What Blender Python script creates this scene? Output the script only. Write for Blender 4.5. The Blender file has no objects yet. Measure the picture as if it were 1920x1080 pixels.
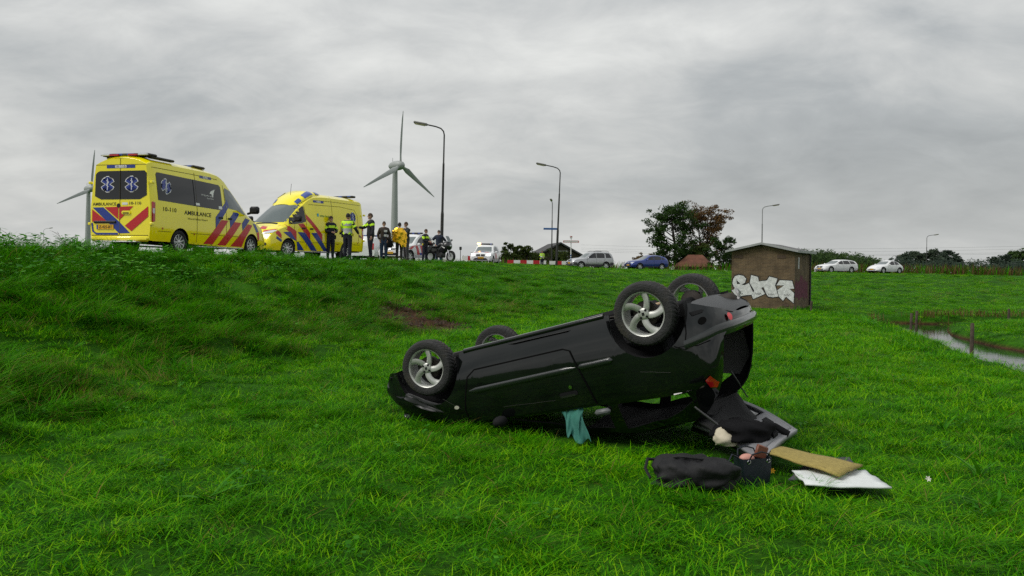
import bpy, bmesh, math, random
import numpy as np
from mathutils import Vector, Matrix, Quaternion
R = math.radians
random.seed(7); RNG = np.random.default_rng(7)
sc = bpy.context.scene
COL = sc.collection

# ---------------------------------------------------------------- camera
cam_d = bpy.data.cameras.new('camera'); cam = bpy.data.objects.new('camera', cam_d); COL.objects.link(cam)
EYE = 1.6; FPX = 1500.0; ROLL = R(.8)
cam_d.sensor_width = 36; cam_d.lens = FPX / 1920 * 36; cam_d.shift_y = -37 / 1920
cam_d.clip_start = .1; cam_d.clip_end = 6000
cam.matrix_world = Matrix.Translation((0, 0, EYE)) @ Matrix.Rotation(R(90), 4, 'X') @ Matrix.Rotation(ROLL, 4, 'Z')
sc.camera = cam

# ---------------------------------------------------------------- sky, sun, exposure
SUN_EL, SUN_AZ = R(50), R(-112)          # azimuth measured from +Y towards +X
w = bpy.data.worlds.new('World'); sc.world = w; w.use_nodes = True
nt = w.node_tree; nt.nodes.clear()
def N(tree, kind, **kw):
    n = tree.nodes.new(kind)
    for k, v in kw.items():
        if k == 'inp':
            for a, b in v.items(): n.inputs[a].default_value = b
        else: setattr(n, k, v)
    return n
def L(tree, a, b): tree.links.new(a, b)
def ramp(tree, stops, fac=None):
    r = tree.nodes.new('ShaderNodeValToRGB'); e = r.color_ramp.elements
    while len(e) < len(stops): e.new(.5)
    for x, (p, c) in zip(e, stops):
        x.position = p; x.color = (*c, 1) if len(c) == 3 else c
    if fac is not None: L(tree, fac, r.inputs[0])
    return r
def mth(tree, op, a, b=None, clamp=False):
    n = tree.nodes.new('ShaderNodeMath'); n.operation = op; n.use_clamp = clamp
    for i, x in enumerate((a, b)):
        if x is None: continue
        if isinstance(x, (int, float)): n.inputs[i].default_value = x
        else: L(tree, x, n.inputs[i])
    return n.outputs[0]
sky = N(nt, 'ShaderNodeTexSky', sky_type='NISHITA', sun_disc=False, sun_elevation=SUN_EL, sun_rotation=SUN_AZ)
sky.air_density = 1.5; sky.dust_density = 3
tc = N(nt, 'ShaderNodeTexCoord')
sep = N(nt, 'ShaderNodeSeparateXYZ'); L(nt, tc.outputs['Generated'], sep.inputs[0])
zz = mth(nt, 'ADD', mth(nt, 'MAXIMUM', sep.outputs[2], 0.0), .33)
cmb = N(nt, 'ShaderNodeCombineXYZ')
L(nt, mth(nt, 'DIVIDE', sep.outputs[0], zz), cmb.inputs[0]); L(nt, mth(nt, 'DIVIDE', sep.outputs[1], zz), cmb.inputs[1])
mp = N(nt, 'ShaderNodeMapping', inp={'Scale': (1.05, 1.35, 1), 'Location': (20.3, 1.3, 0), 'Rotation': (0, 0, R(12))}); L(nt, cmb.outputs[0], mp.inputs[0])
n1 = N(nt, 'ShaderNodeTexNoise', inp={'Scale': 1.05, 'Detail': 7.0, 'Roughness': .52, 'Distortion': .35}); L(nt, mp.outputs[0], n1.inputs['Vector'])
n2 = N(nt, 'ShaderNodeTexNoise', inp={'Scale': .33, 'Detail': 3.0, 'Roughness': .5}); L(nt, mp.outputs[0], n2.inputs['Vector'])
n3 = N(nt, 'ShaderNodeTexNoise', inp={'Scale': 3.2, 'Detail': 6.0, 'Roughness': .6, 'Distortion': .5}); L(nt, mp.outputs[0], n3.inputs['Vector'])
mixv = mth(nt, 'ADD', mth(nt, 'ADD', mth(nt, 'MULTIPLY', n1.outputs[0], .50), mth(nt, 'MULTIPLY', n2.outputs[0], .28)), mth(nt, 'MULTIPLY', n3.outputs[0], .22))
cr = ramp(nt, [(.34, (.235, .255, .27)), (.455, (.375, .395, .405)), (.53, (.53, .54, .535)), (.645, (.76, .765, .74))], mixv)
# overcast: cloud base near the horizon reads paler (long path through bright air)
hz_f = mth(nt, 'POWER', mth(nt, 'SUBTRACT', 1.0, mth(nt, 'MAXIMUM', sep.outputs[2], 0.0)), 9.0)
mxh = N(nt, 'ShaderNodeMix', data_type='RGBA'); L(nt, mth(nt, 'MULTIPLY', hz_f, .62), mxh.inputs[0])
L(nt, cr.outputs[0], mxh.inputs[6]); mxh.inputs[7].default_value = (.72, .73, .705, 1)
bg1 = N(nt, 'ShaderNodeBackground', inp={'Strength': .05}); L(nt, sky.outputs[0], bg1.inputs[0])
bg2 = N(nt, 'ShaderNodeBackground'); L(nt, mxh.outputs[2], bg2.inputs[0])
# an overcast dome is brighter overhead than at the horizon
L(nt, mth(nt, 'MULTIPLY', mth(nt, 'ADD', 1.0, mth(nt, 'MULTIPLY', mth(nt, 'MAXIMUM', sep.outputs[2], 0.0), .75)), .665), bg2.inputs['Strength'])
mxs = N(nt, 'ShaderNodeMixShader'); mxs.inputs[0].default_value = .93
L(nt, bg1.outputs[0], mxs.inputs[1]); L(nt, bg2.outputs[0], mxs.inputs[2])
wo = N(nt, 'ShaderNodeOutputWorld'); L(nt, mxs.outputs[0], wo.inputs[0])
sun_d = bpy.data.lights.new('sun', 'SUN'); sun_d.energy = 1.5; sun_d.angle = R(28); sun_d.color = (1, .96, .9)
sun = bpy.data.objects.new('sun', sun_d); COL.objects.link(sun)
sd = Vector((math.sin(SUN_AZ) * math.cos(SUN_EL), math.cos(SUN_AZ) * math.cos(SUN_EL), math.sin(SUN_EL)))
sun.rotation_euler = (-sd).to_track_quat('-Z', 'Y').to_euler()
vs = sc.view_settings; vs.view_transform = 'Standard'; vs.look = 'None'; vs.exposure = 0.6; vs.gamma = 1; vs.use_curve_mapping = False
sc.cycles.max_bounces = 5; sc.cycles.diffuse_bounces = 2; sc.cycles.glossy_bounces = 3; sc.cycles.transmission_bounces = 3; sc.cycles.transparent_max_bounces = 6
sc.cycles.use_denoising = False

# ---------------------------------------------------------------- helpers
def at(px, py, Y):
    """world point seen at photo pixel (px, py) at distance Y"""
    xp, yp = (px - 960) / FPX, -(py - 503) / FPX
    return Vector((Y * (xp * math.cos(ROLL) - yp * math.sin(ROLL)), Y, EYE + Y * (xp * math.sin(ROLL) + yp * math.cos(ROLL))))
def tag(o, label=None, cat=None, group=None, kind=None):
    if label: o['label'] = label
    if cat: o['category'] = cat
    if group: o['group'] = group
    if kind: o['kind'] = kind
    return o
def empty(name, loc=(0, 0, 0), rz=0, parent=None):
    o = bpy.data.objects.new(name, None); COL.objects.link(o); o.location = loc; o.rotation_euler = (0, 0, rz); o.parent = parent; o.empty_display_size = .1
    return o
def children(o): return [c for c in bpy.data.objects if c.parent is o]
def copy_tree(o, parent=None):
    c = o.copy(); COL.objects.link(c); c.parent = parent
    for ch in children(o): copy_tree(ch, c)
    return c
MATS = {}
def mat(name, col, rough=.6, metal=0., spec=.5, noise=None, bump=None, emit=None, coat=0., trans=0., dirt=None):
    """procedural Principled material; noise=(scale, amount) varies the colour, bump=(scale, strength)"""
    if name in MATS: return MATS[name]
    m = bpy.data.materials.new(name); m.use_nodes = True; t = m.node_tree; b = t.nodes['Principled BSDF']
    b.inputs['Base Color'].default_value = (*col, 1); b.inputs['Roughness'].default_value = rough; b.inputs['Metallic'].default_value = metal
    b.inputs['Specular IOR Level'].default_value = spec; b.inputs['Coat Weight'].default_value = coat; b.inputs['Coat Roughness'].default_value = .04
    tcn = N(t, 'ShaderNodeTexCoord')
    if noise or dirt:
        sc_, am = noise or (3., .1)
        nz = N(t, 'ShaderNodeTexNoise', inp={'Scale': sc_, 'Detail': 5.0, 'Roughness': .6}); L(t, tcn.outputs['Object'], nz.inputs['Vector'])
        rr = ramp(t, [(.25, tuple(max(0, c * (1 - am)) for c in col)), (.75, tuple(min(1, c * (1 + am) + .02 * am) for c in col))], nz.outputs[0])
        out = rr.outputs[0]
        if dirt:
            dcol, dam, dsc = dirt
            nd = N(t, 'ShaderNodeTexNoise', inp={'Scale': dsc, 'Detail': 8.0, 'Roughness': .7}); L(t, tcn.outputs['Object'], nd.inputs['Vector'])
            dr = ramp(t, [(.5, (0, 0, 0)), (.72, (dam,) * 3)], nd.outputs[0])
            mx = N(t, 'ShaderNodeMix', data_type='RGBA'); L(t, dr.outputs[0], mx.inputs[0]); L(t, out, mx.inputs[6]); mx.inputs[7].default_value = (*dcol, 1)
            out = mx.outputs[2]
        L(t, out, b.inputs['Base Color'])
    if bump:
        nb = N(t, 'ShaderNodeTexNoise', inp={'Scale': bump[0], 'Detail': 4.0}); L(t, tcn.outputs['Object'], nb.inputs['Vector'])
        bp = N(t, 'ShaderNodeBump', inp={'Strength': bump[1], 'Distance': .02}); L(t, nb.outputs[0], bp.inputs['Height']); L(t, bp.outputs[0], b.inputs['Normal'])
    if emit: b.inputs['Emission Color'].default_value = (*emit[0], 1); b.inputs['Emission Strength'].default_value = emit[1]
    if trans: b.inputs['Transmission Weight'].default_value = trans
    MATS[name] = m
    return m
class MB:
    def __init__(s): s.v = []; s.f = []; s.m = []
    def add(s, vs, fs, mi=0):
        o = len(s.v); s.v += [tuple(p) for p in vs]; s.f += [tuple(i + o for i in f) for f in fs]; s.m += [mi] * len(fs); return s
    def box(s, c, d, mi=0, M=None, bev=0.):
        x, y, z = d[0] / 2, d[1] / 2, d[2] / 2
        if bev > 0:
            b = min(bev, x * .9, y * .9, z * .9); V = []; 
            for sx in (-1, 1):
                for sy in (-1, 1):
                    for sz in (-1, 1):
                        V += [(sx * x, sy * (y - b), sz * (z - b)), (sx * (x - b), sy * y, sz * (z - b)), (sx * (x - b), sy * (y - b), sz * z)]
            bm = bmesh.new(); [bm.verts.new(p) for p in V]; bmesh.ops.convex_hull(bm, input=bm.verts[:]); bm.verts.index_update()
            V = [v.co.copy() for v in bm.verts]; Fs = [[v.index for v in f.verts] for f in bm.faces]; bm.free()
        else:
            V = [Vector((sx * x, sy * y, sz * z)) for sx in (-1, 1) for sy in (-1, 1) for sz in (-1, 1)]
            Fs = [(0, 1, 3, 2), (4, 6, 7, 5), (0, 4, 5, 1), (2, 3, 7, 6), (0, 2, 6, 4), (1, 5, 7, 3)]
        T = Matrix.Translation(c) @ (M.to_4x4() if M is not None else Matrix.Identity(4))
        return s.add([T @ Vector(p) for p in V], Fs, mi)
    def loft(s, rings, mi=0, closed=True, cap=True):
        n = len(rings[0]); V = [p for r in rings for p in r]; F = []
        for i in range(len(rings) - 1):
            for j in range(n if closed else n - 1):
                k = (j + 1) % n; F.append((i * n + j, i * n + k, (i + 1) * n + k, (i + 1) * n + j))
        if cap and closed: F += [tuple(range(n - 1, -1, -1)), tuple((len(rings) - 1) * n + j for j in range(n))]
        return s.add(V, F, mi)
    def tube(s, path, rad, n=8, mi=0, cap=True):
        P = [Vector(p) for p in path]; rads = rad if isinstance(rad, (list, tuple)) else [rad] * len(P); rings = []
        up = None
        for i, p in enumerate(P):
            t = (P[min(i + 1, len(P) - 1)] - P[max(i - 1, 0)]).normalized()
            if up is None: up = t.orthogonal().normalized()
            a = (up - t * up.dot(t)); a = a.normalized() if a.length > 1e-6 else t.orthogonal().normalized(); up = a; b = t.cross(a)
            rings.append([p + (a * math.cos(k * 2 * math.pi / n) + b * math.sin(k * 2 * math.pi / n)) * rads[i] for k in range(n)])
        return s.loft(rings, mi, True, cap)
    def lathe(s, prof, n=16, mi=0, M=None, cap=False, a0=0.):
        """prof: (r, h) about local Z"""
        T = M if M is not None else Matrix.Identity(4)
        rings = [[T @ Vector((r * math.cos(a0 + k * 2 * math.pi / n), r * math.sin(a0 + k * 2 * math.pi / n), h)) for k in range(n)] for r, h in prof]
        return s.loft(rings, mi, True, cap)
    def prism(s, poly, h0, h1, f, mi=0):
        """poly of 2D points, f(u, v, h) -> 3D"""
        n = len(poly); V = [f(u, v, h0) for u, v in poly] + [f(u, v, h1) for u, v in poly]
        F = [tuple(range(n - 1, -1, -1)), tuple(range(n, 2 * n))] + [(i, (i + 1) % n, n + (i + 1) % n, n + i) for i in range(n)]
        return s.add(V, F, mi)
    def ball(s, c, r, mi=0, n=10, k=6, M=None):
        r = r if isinstance(r, (list, tuple)) else (r, r, r); T = Matrix.Translation(c) @ (M.to_4x4() if M is not None else Matrix.Identity(4))
        rings = [[T @ Vector((r[0] * math.sin(p) * math.cos(q), r[1] * math.sin(p) * math.sin(q), -r[2] * math.cos(p))) for q in [j * 2 * math.pi / n for j in range(n)]] for p in [.02 + (math.pi - .04) * i / k for i in range(k + 1)]]
        return s.loft(rings, mi)
    def build(s, name, mats, parent=None, smooth=35, loc=None, rz=None, fix=False):
        me = bpy.data.meshes.new(name); me.from_pydata(s.v, [], s.f)
        for m in (mats if isinstance(mats, (list, tuple)) else [mats]): me.materials.append(m)
        if any(s.m): me.polygons.foreach_set('material_index', s.m)
        me.validate()
        if fix:
            bm = bmesh.new(); bm.from_mesh(me); bmesh.ops.recalc_face_normals(bm, faces=bm.faces[:]); bm.to_mesh(me); bm.free()
        if smooth: me.shade_smooth(); me.set_sharp_from_angle(angle=R(smooth))
        me.update()
        o = bpy.data.objects.new(name, me); COL.objects.link(o); o.parent = parent
        if loc is not None: o.location = loc
        if rz is not None: o.rotation_euler = (0, 0, rz)
        return o
def lerp(a, b, t): return a + (b - a) * t
def smooth01(t): t = np.clip(t, 0, 1); return t * t * (3 - 2 * t)
# ---------------------------------------------------------------- terrain
TOE = np.array([(-5.0, -14), (-4.2, 0), (-3.9, 6), (-3.6, 11.5), (-1.7, 21), (4.5, 32), (12, 36.5), (22, 41), (60, 60), (130, 92), (500, 240)], float)
CREST = np.array([(-10.6, -14, 1.68), (-9.9, 4, 1.68), (-9.2, 14, 1.76), (-8.2, 20, 1.88), (-6.4, 31, 1.84), (-3.6, 43, 1.86), (-.4, 57, 1.86), (4, 67, 1.72), (9, 72, 1.62), (15, 75.5, 1.60), (28, 80, 1.58), (42, 85, 1.58), (62, 92, 1.58), (132, 118, 1.55), (500, 270, 1.5)], float)
ROAD = np.array([(-14.2, -14, 1.72), (-13.4, 4, 1.72), (-12.4, 14, 1.76), (-10.9, 23, 1.83), (-8.3, 34.5, 1.84), (-5.6, 46, 1.84), (-2.6, 60, 1.84), (1.5, 71, 1.72), (8, 77.5, 1.60), (15, 81, 1.58), (28, 86, 1.57), (42, 91, 1.57), (62, 98, 1.57), (132, 124, 1.55), (500, 275, 1.5)], float)
DITCH = np.array([(8.0, -12, .2), (9.6, 4, .2), (10.6, 12, .2), (11.6, 17, .15), (12.3, 20, -.05), (12.9, 23, -.4), (13.9, 27, -.4), (15.2, 30.4, .0), (15.8, 31.4, .1)], float)
DITCH2 = np.array([(15.0, 30.6), (18, 31.8), (23, 33.2), (32, 36), (60, 44), (120, 66)], float)
def poly_d(P, pts):
    """distance, side (+ = right of travel) and z along a polyline"""
    best = np.full(len(pts), 1e9); side = np.zeros(len(pts)); zv = np.zeros(len(pts))
    for i in range(len(P) - 1):
        a, b = P[i, :2], P[i + 1, :2]; d = b - a; l2 = d @ d
        t = np.clip(((pts - a) @ d) / l2, 0, 1); q = a + t[:, None] * d; r = pts - q; ds = np.hypot(r[:, 0], r[:, 1])
        cr_ = d[0] * (pts[:, 1] - a[1]) - d[1] * (pts[:, 0] - a[0])
        m = ds < best - 1e-9; best[m] = ds[m]; side[m] = -np.sign(cr_[m])
        if P.shape[1] > 2: zv[m] = (P[i, 2] + t * (P[i + 1, 2] - P[i, 2]))[m]
    return best, side, zv
def wob(x, y, s, seed=0.):
    return (np.sin(x * s + 1.3 + seed) * np.cos(y * s * 1.17 + .4 * seed) + .6 * np.sin(x * s * 2.3 - y * s * 1.9 + 2.1 + seed) + .35 * np.cos(x * s * 4.1 + y * s * 3.7 + seed)) / 1.95
def terrain_info(x, y):
    pts = np.c_[x, y]
    dT, sT, _ = poly_d(TOE, pts); dC, sC, zc = poly_d(CREST, pts); dR, sR, zr = poly_d(ROAD, pts)
    t = np.where(sT > 0, 0., np.where(sC < 0, 1., dT / (dT + dC + 1e-9)))
    s = .55 * smooth01(t) + .45 * t
    s = np.where((sT <= 0) & (sC >= 0), s, t)
    z = s * np.where(t >= 1, zr, zc)
    # crest shoulder eases down to the road surface
    k = smooth01(dC / 1.6); z = np.where(t >= 1, zc * (1 - k) + (zr - .02) * k, z)
    # beyond the road the land falls back to polder level
    far = (sR < 0) & (dR > 14); z = np.where(far, zr - (zr - .2) * smooth01((dR - 14) / 40), z)
    dD, _, wD = poly_d(DITCH, pts); dE, _, _ = poly_d(DITCH2, pts); dd = np.minimum(dD - wD, dE * 1.25 + .15)
    z = z - .17 * smooth01(1 - (dd - 1.0) / 4.5) * (t < .3) - .75 * smooth01(1 - (dd - .62) / .9)
    amp = np.where(t <= 0, .035, np.where(t < 1, .10, .015)) * np.clip((np.hypot(x, y) - 1) / 4, 0, 1)
    lane = np.where((t >= 1) & (dR < 4), 0., 1.)
    z = z + lane * (wob(x, y, .9) * amp + wob(x, y, 2.6, 3.) * amp * np.where((t > .05) & (t < 1), .85, .55) + wob(x, y, 6.3, 7.) * np.where(y < 30, .02, 0.) * (amp > .02) + wob(x, y, .13, 5.) * .05 * (t < 1))
    # torn turf where the car came down the bank
    return z, t, dR, dd
def hz(x, y): return float(terrain_info(np.array([float(x)]), np.array([float(y)]))[0][0])
def axis(lo, dense0, dense1, hi, step, grow):
    a = list(np.arange(dense0, dense1, step)); s = step; p = a[-1]
    while p < hi: s *= grow; p += s; a.append(p)
    s = step; p = dense0
    while p > lo: s *= grow; p -= s; a.insert(0, p)
    return np.array(a)
gx = axis(-1500, -16, 24, 2500, .33, 1.07); gy = axis(-40, -6, 48, 3500, .33, 1.06)
GX, GY = np.meshgrid(gx, gy, indexing='ij'); Z = terrain_info(GX.ravel(), GY.ravel())[0]
V = np.c_[GX.ravel(), GY.ravel(), Z]; nx, ny = len(gx), len(gy)
ii, jj = np.meshgrid(np.arange(nx - 1), np.arange(ny - 1), indexing='ij'); q = (ii * ny + jj).ravel()
me = bpy.data.meshes.new('meadow'); me.from_pydata(V.tolist(), [], np.c_[q, q + ny, q + ny + 1, q + 1].tolist()); me.shade_smooth()
def ground_mat():
    m = bpy.data.materials.new('turf'); m.use_nodes = True; t = m.node_tree; b = t.nodes['Principled BSDF']; b.inputs['Roughness'].default_value = .95; b.inputs['Specular IOR Level'].default_value = .1
    g = N(t, 'ShaderNodeNewGeometry')
    a = N(t, 'ShaderNodeTexNoise', inp={'Scale': .35, 'Detail': 6., 'Roughness': .65}); L(t, g.outputs['Position'], a.inputs['Vector'])
    c = N(t, 'ShaderNodeTexNoise', inp={'Scale': 9., 'Detail': 6., 'Roughness': .7}); L(t, g.outputs['Position'], c.inputs['Vector'])
    v = mth(t, 'ADD', mth(t, 'MULTIPLY', a.outputs[0], .5), mth(t, 'MULTIPLY', c.outputs[0], .5))
    r = ramp(t, [(.3, (.010, .030, .002)), (.5, (.020, .085, .001)), (.7, (.05, .18, .002))], v)
    # bare soil: torn patch on the bank, wet mud at the ditch
    sp = N(t, 'ShaderNodeSeparateXYZ'); L(t, g.outputs['Position'], sp.inputs[0])
    dx = mth(t, 'DIVIDE', mth(t, 'SUBTRACT', sp.outputs[0], -2.35), 1.15); dy = mth(t, 'DIVIDE', mth(t, 'SUBTRACT', sp.outputs[1], 21.0), 1.7)
    rad = mth(t, 'SQRT', mth(t, 'ADD', mth(t, 'MULTIPLY', dx, dx), mth(t, 'MULTIPLY', dy, dy)))
    nz = N(t, 'ShaderNodeTexNoise', inp={'Scale': 2.6, 'Detail': 6., 'Roughness': .7}); L(t, g.outputs['Position'], nz.inputs['Vector'])
    soil = mth(t, 'SUBTRACT', 1.35, mth(t, 'ADD', rad, mth(t, 'MULTIPLY', mth(t, 'SUBTRACT', nz.outputs[0], .5), 1.6)), True)
    mud = mth(t, 'MULTIPLY', mth(t, 'SUBTRACT', -.30, sp.outputs[2]), 9., True)
    f = mth(t, 'MAXIMUM', mth(t, 'MULTIPLY', soil, 2., True), mud)
    mx = N(t, 'ShaderNodeMix', data_type='RGBA'); L(t, f, mx.inputs[0]); L(t, r.outputs[0], mx.inputs[6])
    br = ramp(t, [(.35, (.018, .009, .005)), (.65, (.075, .036, .018))], c.outputs[0]); L(t, br.outputs[0], mx.inputs[7]); L(t, mx.outputs[2], b.inputs['Base Color'])
    bp = N(t, 'ShaderNodeBump', inp={'Strength': .8, 'Distance': .05}); L(t, c.outputs[0], bp.inputs['Height']); L(t, bp.outputs[0], b.inputs['Normal'])
    return m
me.materials.append(ground_mat())
ground = bpy.data.objects.new('meadow', me); COL.objects.link(ground); tag(ground, 'green meadow and grassy dyke bank under the whole scene', 'meadow', kind='structure')
# road on the dyke
def strip(P, halfw, dz):
    mb = MB(); rows = []; P = np.array(P); out = []
    for i in range(len(P) - 1):
        n = max(2, int(np.hypot(*(P[i + 1, :2] - P[i, :2])) / 2)); out += [P[i] + (P[i + 1] - P[i]) * k / n for k in range(n)]
    out.append(P[-1]); out = np.array(out); rings = []
    for i, p in enumerate(out):
        d = out[min(i + 1, len(out) - 1)] - out[max(i - 1, 0)]; d = d[:2] / np.hypot(*d[:2]); nrm = np.array((d[1], -d[0]))
        rings.append([(*(p[:2] + nrm * k), p[2] + dz) for k in (-halfw, -halfw / 2, 0, halfw / 2, halfw)])
    return mb.loft(rings, 0, False, False)
asph = mat('asphalt', (.055, .055, .057), .9, noise=(2., .25), bump=(60., .3))
tag(strip(ROAD, 2.9, .035).build('road', asph), 'grey asphalt road along the top of the dyke', 'road', kind='structure')
side_road = np.array([(1.0, 71, 1.73), (-1.6, 77, 1.74), (-4.5, 92, 1.6), (-12, 130, 1.2)], float)
tag(strip(side_road, 2.4, .06).build('road', asph), 'side road running away behind the police estate', 'road', kind='structure')
# ditch water
wm = mat('ditch_water', (.012, .014, .010), .06, spec=.9, bump=(5., .12))
def water(P):
    mb = MB(); rings = []
    for i, p in enumerate(P):
        d = P[min(i + 1, len(P) - 1)] - P[max(i - 1, 0)]; d = d / np.hypot(*d); nrm = np.array((d[1], -d[0]))
        rings.append([(*(p + nrm * k), 0.) for k in (-1.9, 0, 1.9)])
    return mb.loft(rings, 0, False, False)
o = water(DITCH[:, :2]).build('ditch_water', wm, loc=(0, 0, -.42)); tag(o, 'narrow ditch of still water reflecting the grey sky', 'water', kind='structure')
o = water(DITCH2).build('ditch_water', wm, loc=(0, 0, -.424)); tag(o, 'ditch arm running right behind the small pasture', 'water', kind='structure')

# ---------------------------------------------------------------- grass (stuff): tufts scattered by geometry nodes
def leaf_mat(name, stops, scale=.4, trans=.38, rough=.55, rnd=.45, spec=.06):
    m = bpy.data.materials.new(name); m.use_nodes = True; t = m.node_tree; b = t.nodes['Principled BSDF']; out = t.nodes['Material Output']
    b.inputs['Roughness'].default_value = rough; b.inputs['Specular IOR Level'].default_value = spec
    g = N(t, 'ShaderNodeNewGeometry'); oi = N(t, 'ShaderNodeObjectInfo')
    a = N(t, 'ShaderNodeTexNoise', inp={'Scale': scale, 'Detail': 5., 'Roughness': .65}); L(t, g.outputs['Position'], a.inputs['Vector'])
    a2_ = N(t, 'ShaderNodeTexNoise', inp={'Scale': scale * .22, 'Detail': 3., 'Roughness': .5}); L(t, g.outputs['Position'], a2_.inputs['Vector'])
    am_ = mth(t, 'ADD', mth(t, 'MULTIPLY', a.outputs[0], .55), mth(t, 'MULTIPLY', a2_.outputs[0], .45))
    v = mth(t, 'ADD', mth(t, 'MULTIPLY', am_, 1 - rnd), mth(t, 'MULTIPLY', mth(t, 'ADD', mth(t, 'MULTIPLY', g.outputs['Random Per Island'], .65), mth(t, 'MULTIPLY', oi.outputs['Random'], .35)), rnd))
    r = ramp(t, stops, v); L(t, r.outputs[0], b.inputs['Base Color'])
    tr = N(t, 'ShaderNodeBsdfTranslucent'); L(t, r.outputs[0], tr.inputs[0])
    ms = N(t, 'ShaderNodeMixShader'); ms.inputs[0].default_value = trans; L(t, b.outputs[0], ms.inputs[1]); L(t, tr.outputs[0], ms.inputs[2]); L(t, ms.outputs[0], out.inputs[0])
    MATS[name] = m
    return m
GR_SHORT = leaf_mat('grass_short', [(.28, (.008, .060, .0006)), (.43, (.038, .225, .0006)), (.56, (.104, .37, .0008)), (.68, (.24, .49, .004))], .9, rnd=.55)
GR_LONG = leaf_mat('grass_long', [(.28, (.010, .070, .0006)), (.46, (.045, .24, .0008)), (.64, (.10, .34, .002)), (.80, (.17, .34, .02))], .5, .42)
GR_DRY = leaf_mat('grass_dry', [(.3, (.12, .10, .02)), (.55, (.24, .19, .05)), (.8, (.42, .36, .15))], .8)
GR_WEED = leaf_mat('weed_leaf', [(.3, (.018, .11, .002)), (.5, (.040, .20, .003)), (.75, (.085, .28, .01))], .8, .3, .5, .45, .10)
def blade(mb, p, ang, h, wd, lean, curl, mi=0, seg=3):
    d = Vector((math.cos(ang), math.sin(ang), 0)); s = Vector((-d.y, d.x, 0)) * wd / 2; V = []; 
    for k in range(seg + 1):
        t = k / seg; c = Vector(p) + d * h * (lean * t + curl * t * t) + Vector((0, 0, h * (t - .45 * curl * t * t)))
        V += [c] if k == seg else [c - s * (1 - .35 * t), c + s * (1 - .35 * t)]
    F = [(2 * k, 2 * k + 1, 2 * k + 3, 2 * k + 2) for k in range(seg - 1)] + [(2 * seg - 2, 2 * seg - 1, 2 * seg)]
    mb.add(V, F, mi)
PROTO = bpy.data.collections.new('grass_prototypes')
def proto(name, mb, mats):
    o = mb.build(name, mats, smooth=0); COL.objects.unlink(o); o.data.shade_smooth(); return o
def tuft(kind, rs):
    mb = MB(); r = random.Random(rs)
    if kind == 'short':
        for _ in range(85):
            a = r.uniform(0, 6.28); q = .2 * math.sqrt(r.random()); blade(mb, (q * math.cos(a), q * math.sin(a), -.02), r.uniform(0, 6.28), r.uniform(.03, .08), r.uniform(.0035, .0075), r.uniform(.3, 1.3), r.uniform(.1, .9), 0, 2)
    elif kind == 'mid':
        for _ in range(70):
            a = r.uniform(0, 6.28); q = .16 * math.sqrt(r.random()); blade(mb, (q * math.cos(a), q * math.sin(a), -.02), r.uniform(0, 6.28), r.uniform(.055, .125), r.uniform(.004, .008), r.uniform(.3, 1.2), r.uniform(.3, 1.1), 1 if r.random() < .02 else 0, 3)
    elif kind == 'long':
        for _ in range(75):
            a = r.uniform(0, 6.28); q = .15 * math.sqrt(r.random()); blade(mb, (q * math.cos(a), q * math.sin(a), -.02), r.gauss(-.5, 1.2), r.uniform(.12, .32), r.uniform(.004, .008), r.uniform(.2, .8), r.uniform(.5, 1.1), 1 if r.random() < .05 else 0, 4)
    elif kind == 'dry':
        for _ in range(45):
            a = r.uniform(0, 6.28); q = .13 * math.sqrt(r.random()); blade(mb, (q * math.cos(a), q * math.sin(a), -.02), r.gauss(-.5, 1.), r.uniform(.16, .36), r.uniform(.003, .006), r.uniform(.2, .9), r.uniform(.2, 1.), 1 if r.random() < .45 else 0, 3)
    elif kind == 'weed':           # broad leaves on short stalks (dock, nettle, clover)
        for _ in range(16):
            a = r.uniform(0, 6.28); h = r.uniform(.05, .24); q = r.uniform(.02, .16); c = Vector((q * math.cos(a), q * math.sin(a), h)); l = r.uniform(.04, .085); wd = l * r.uniform(.5, .8)
            d = Vector((math.cos(a), math.sin(a), r.uniform(-.5, .5))).normalized(); s = Vector((-math.sin(a), math.cos(a), r.uniform(-.3, .3)))
            mb.add([c - d * l * .5, c - s * wd * .5 - Vector((0, 0, .006)), c + d * l * .55, c + s * wd * .5], [(0, 1, 2, 3)], 2)
            mb.add([Vector((q * .3 * math.cos(a), q * .3 * math.sin(a), 0)), c - d * l * .5, c - d * l * .45 + s * .004], [(0, 1, 2)], 2)
    elif kind == 'dock':           # rosette of long wide leaves
        for _ in range(9):
            blade(mb, (r.uniform(-.03, .03), r.uniform(-.03, .03), 0), r.uniform(0, 6.28), r.uniform(.14, .26), r.uniform(.022, .04), r.uniform(.3, .8), r.uniform(.2, .9), 2, 4)
    return mb
SETS = {}
for k, n in (('short', 4), ('mid', 4), ('long', 5), ('dry', 3), ('weed', 4), ('dock', 2)):
    c = bpy.data.collections.new('proto_' + k)
    for i in range(n): c.objects.link(proto('grass_' + k, tuft(k, i * 13 + len(k)), [GR_DRY if k == 'dry' and i == 9 else (GR_SHORT if k in ('short', 'mid') else GR_LONG), GR_DRY, GR_WEED]))
    SETS[k] = c
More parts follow.
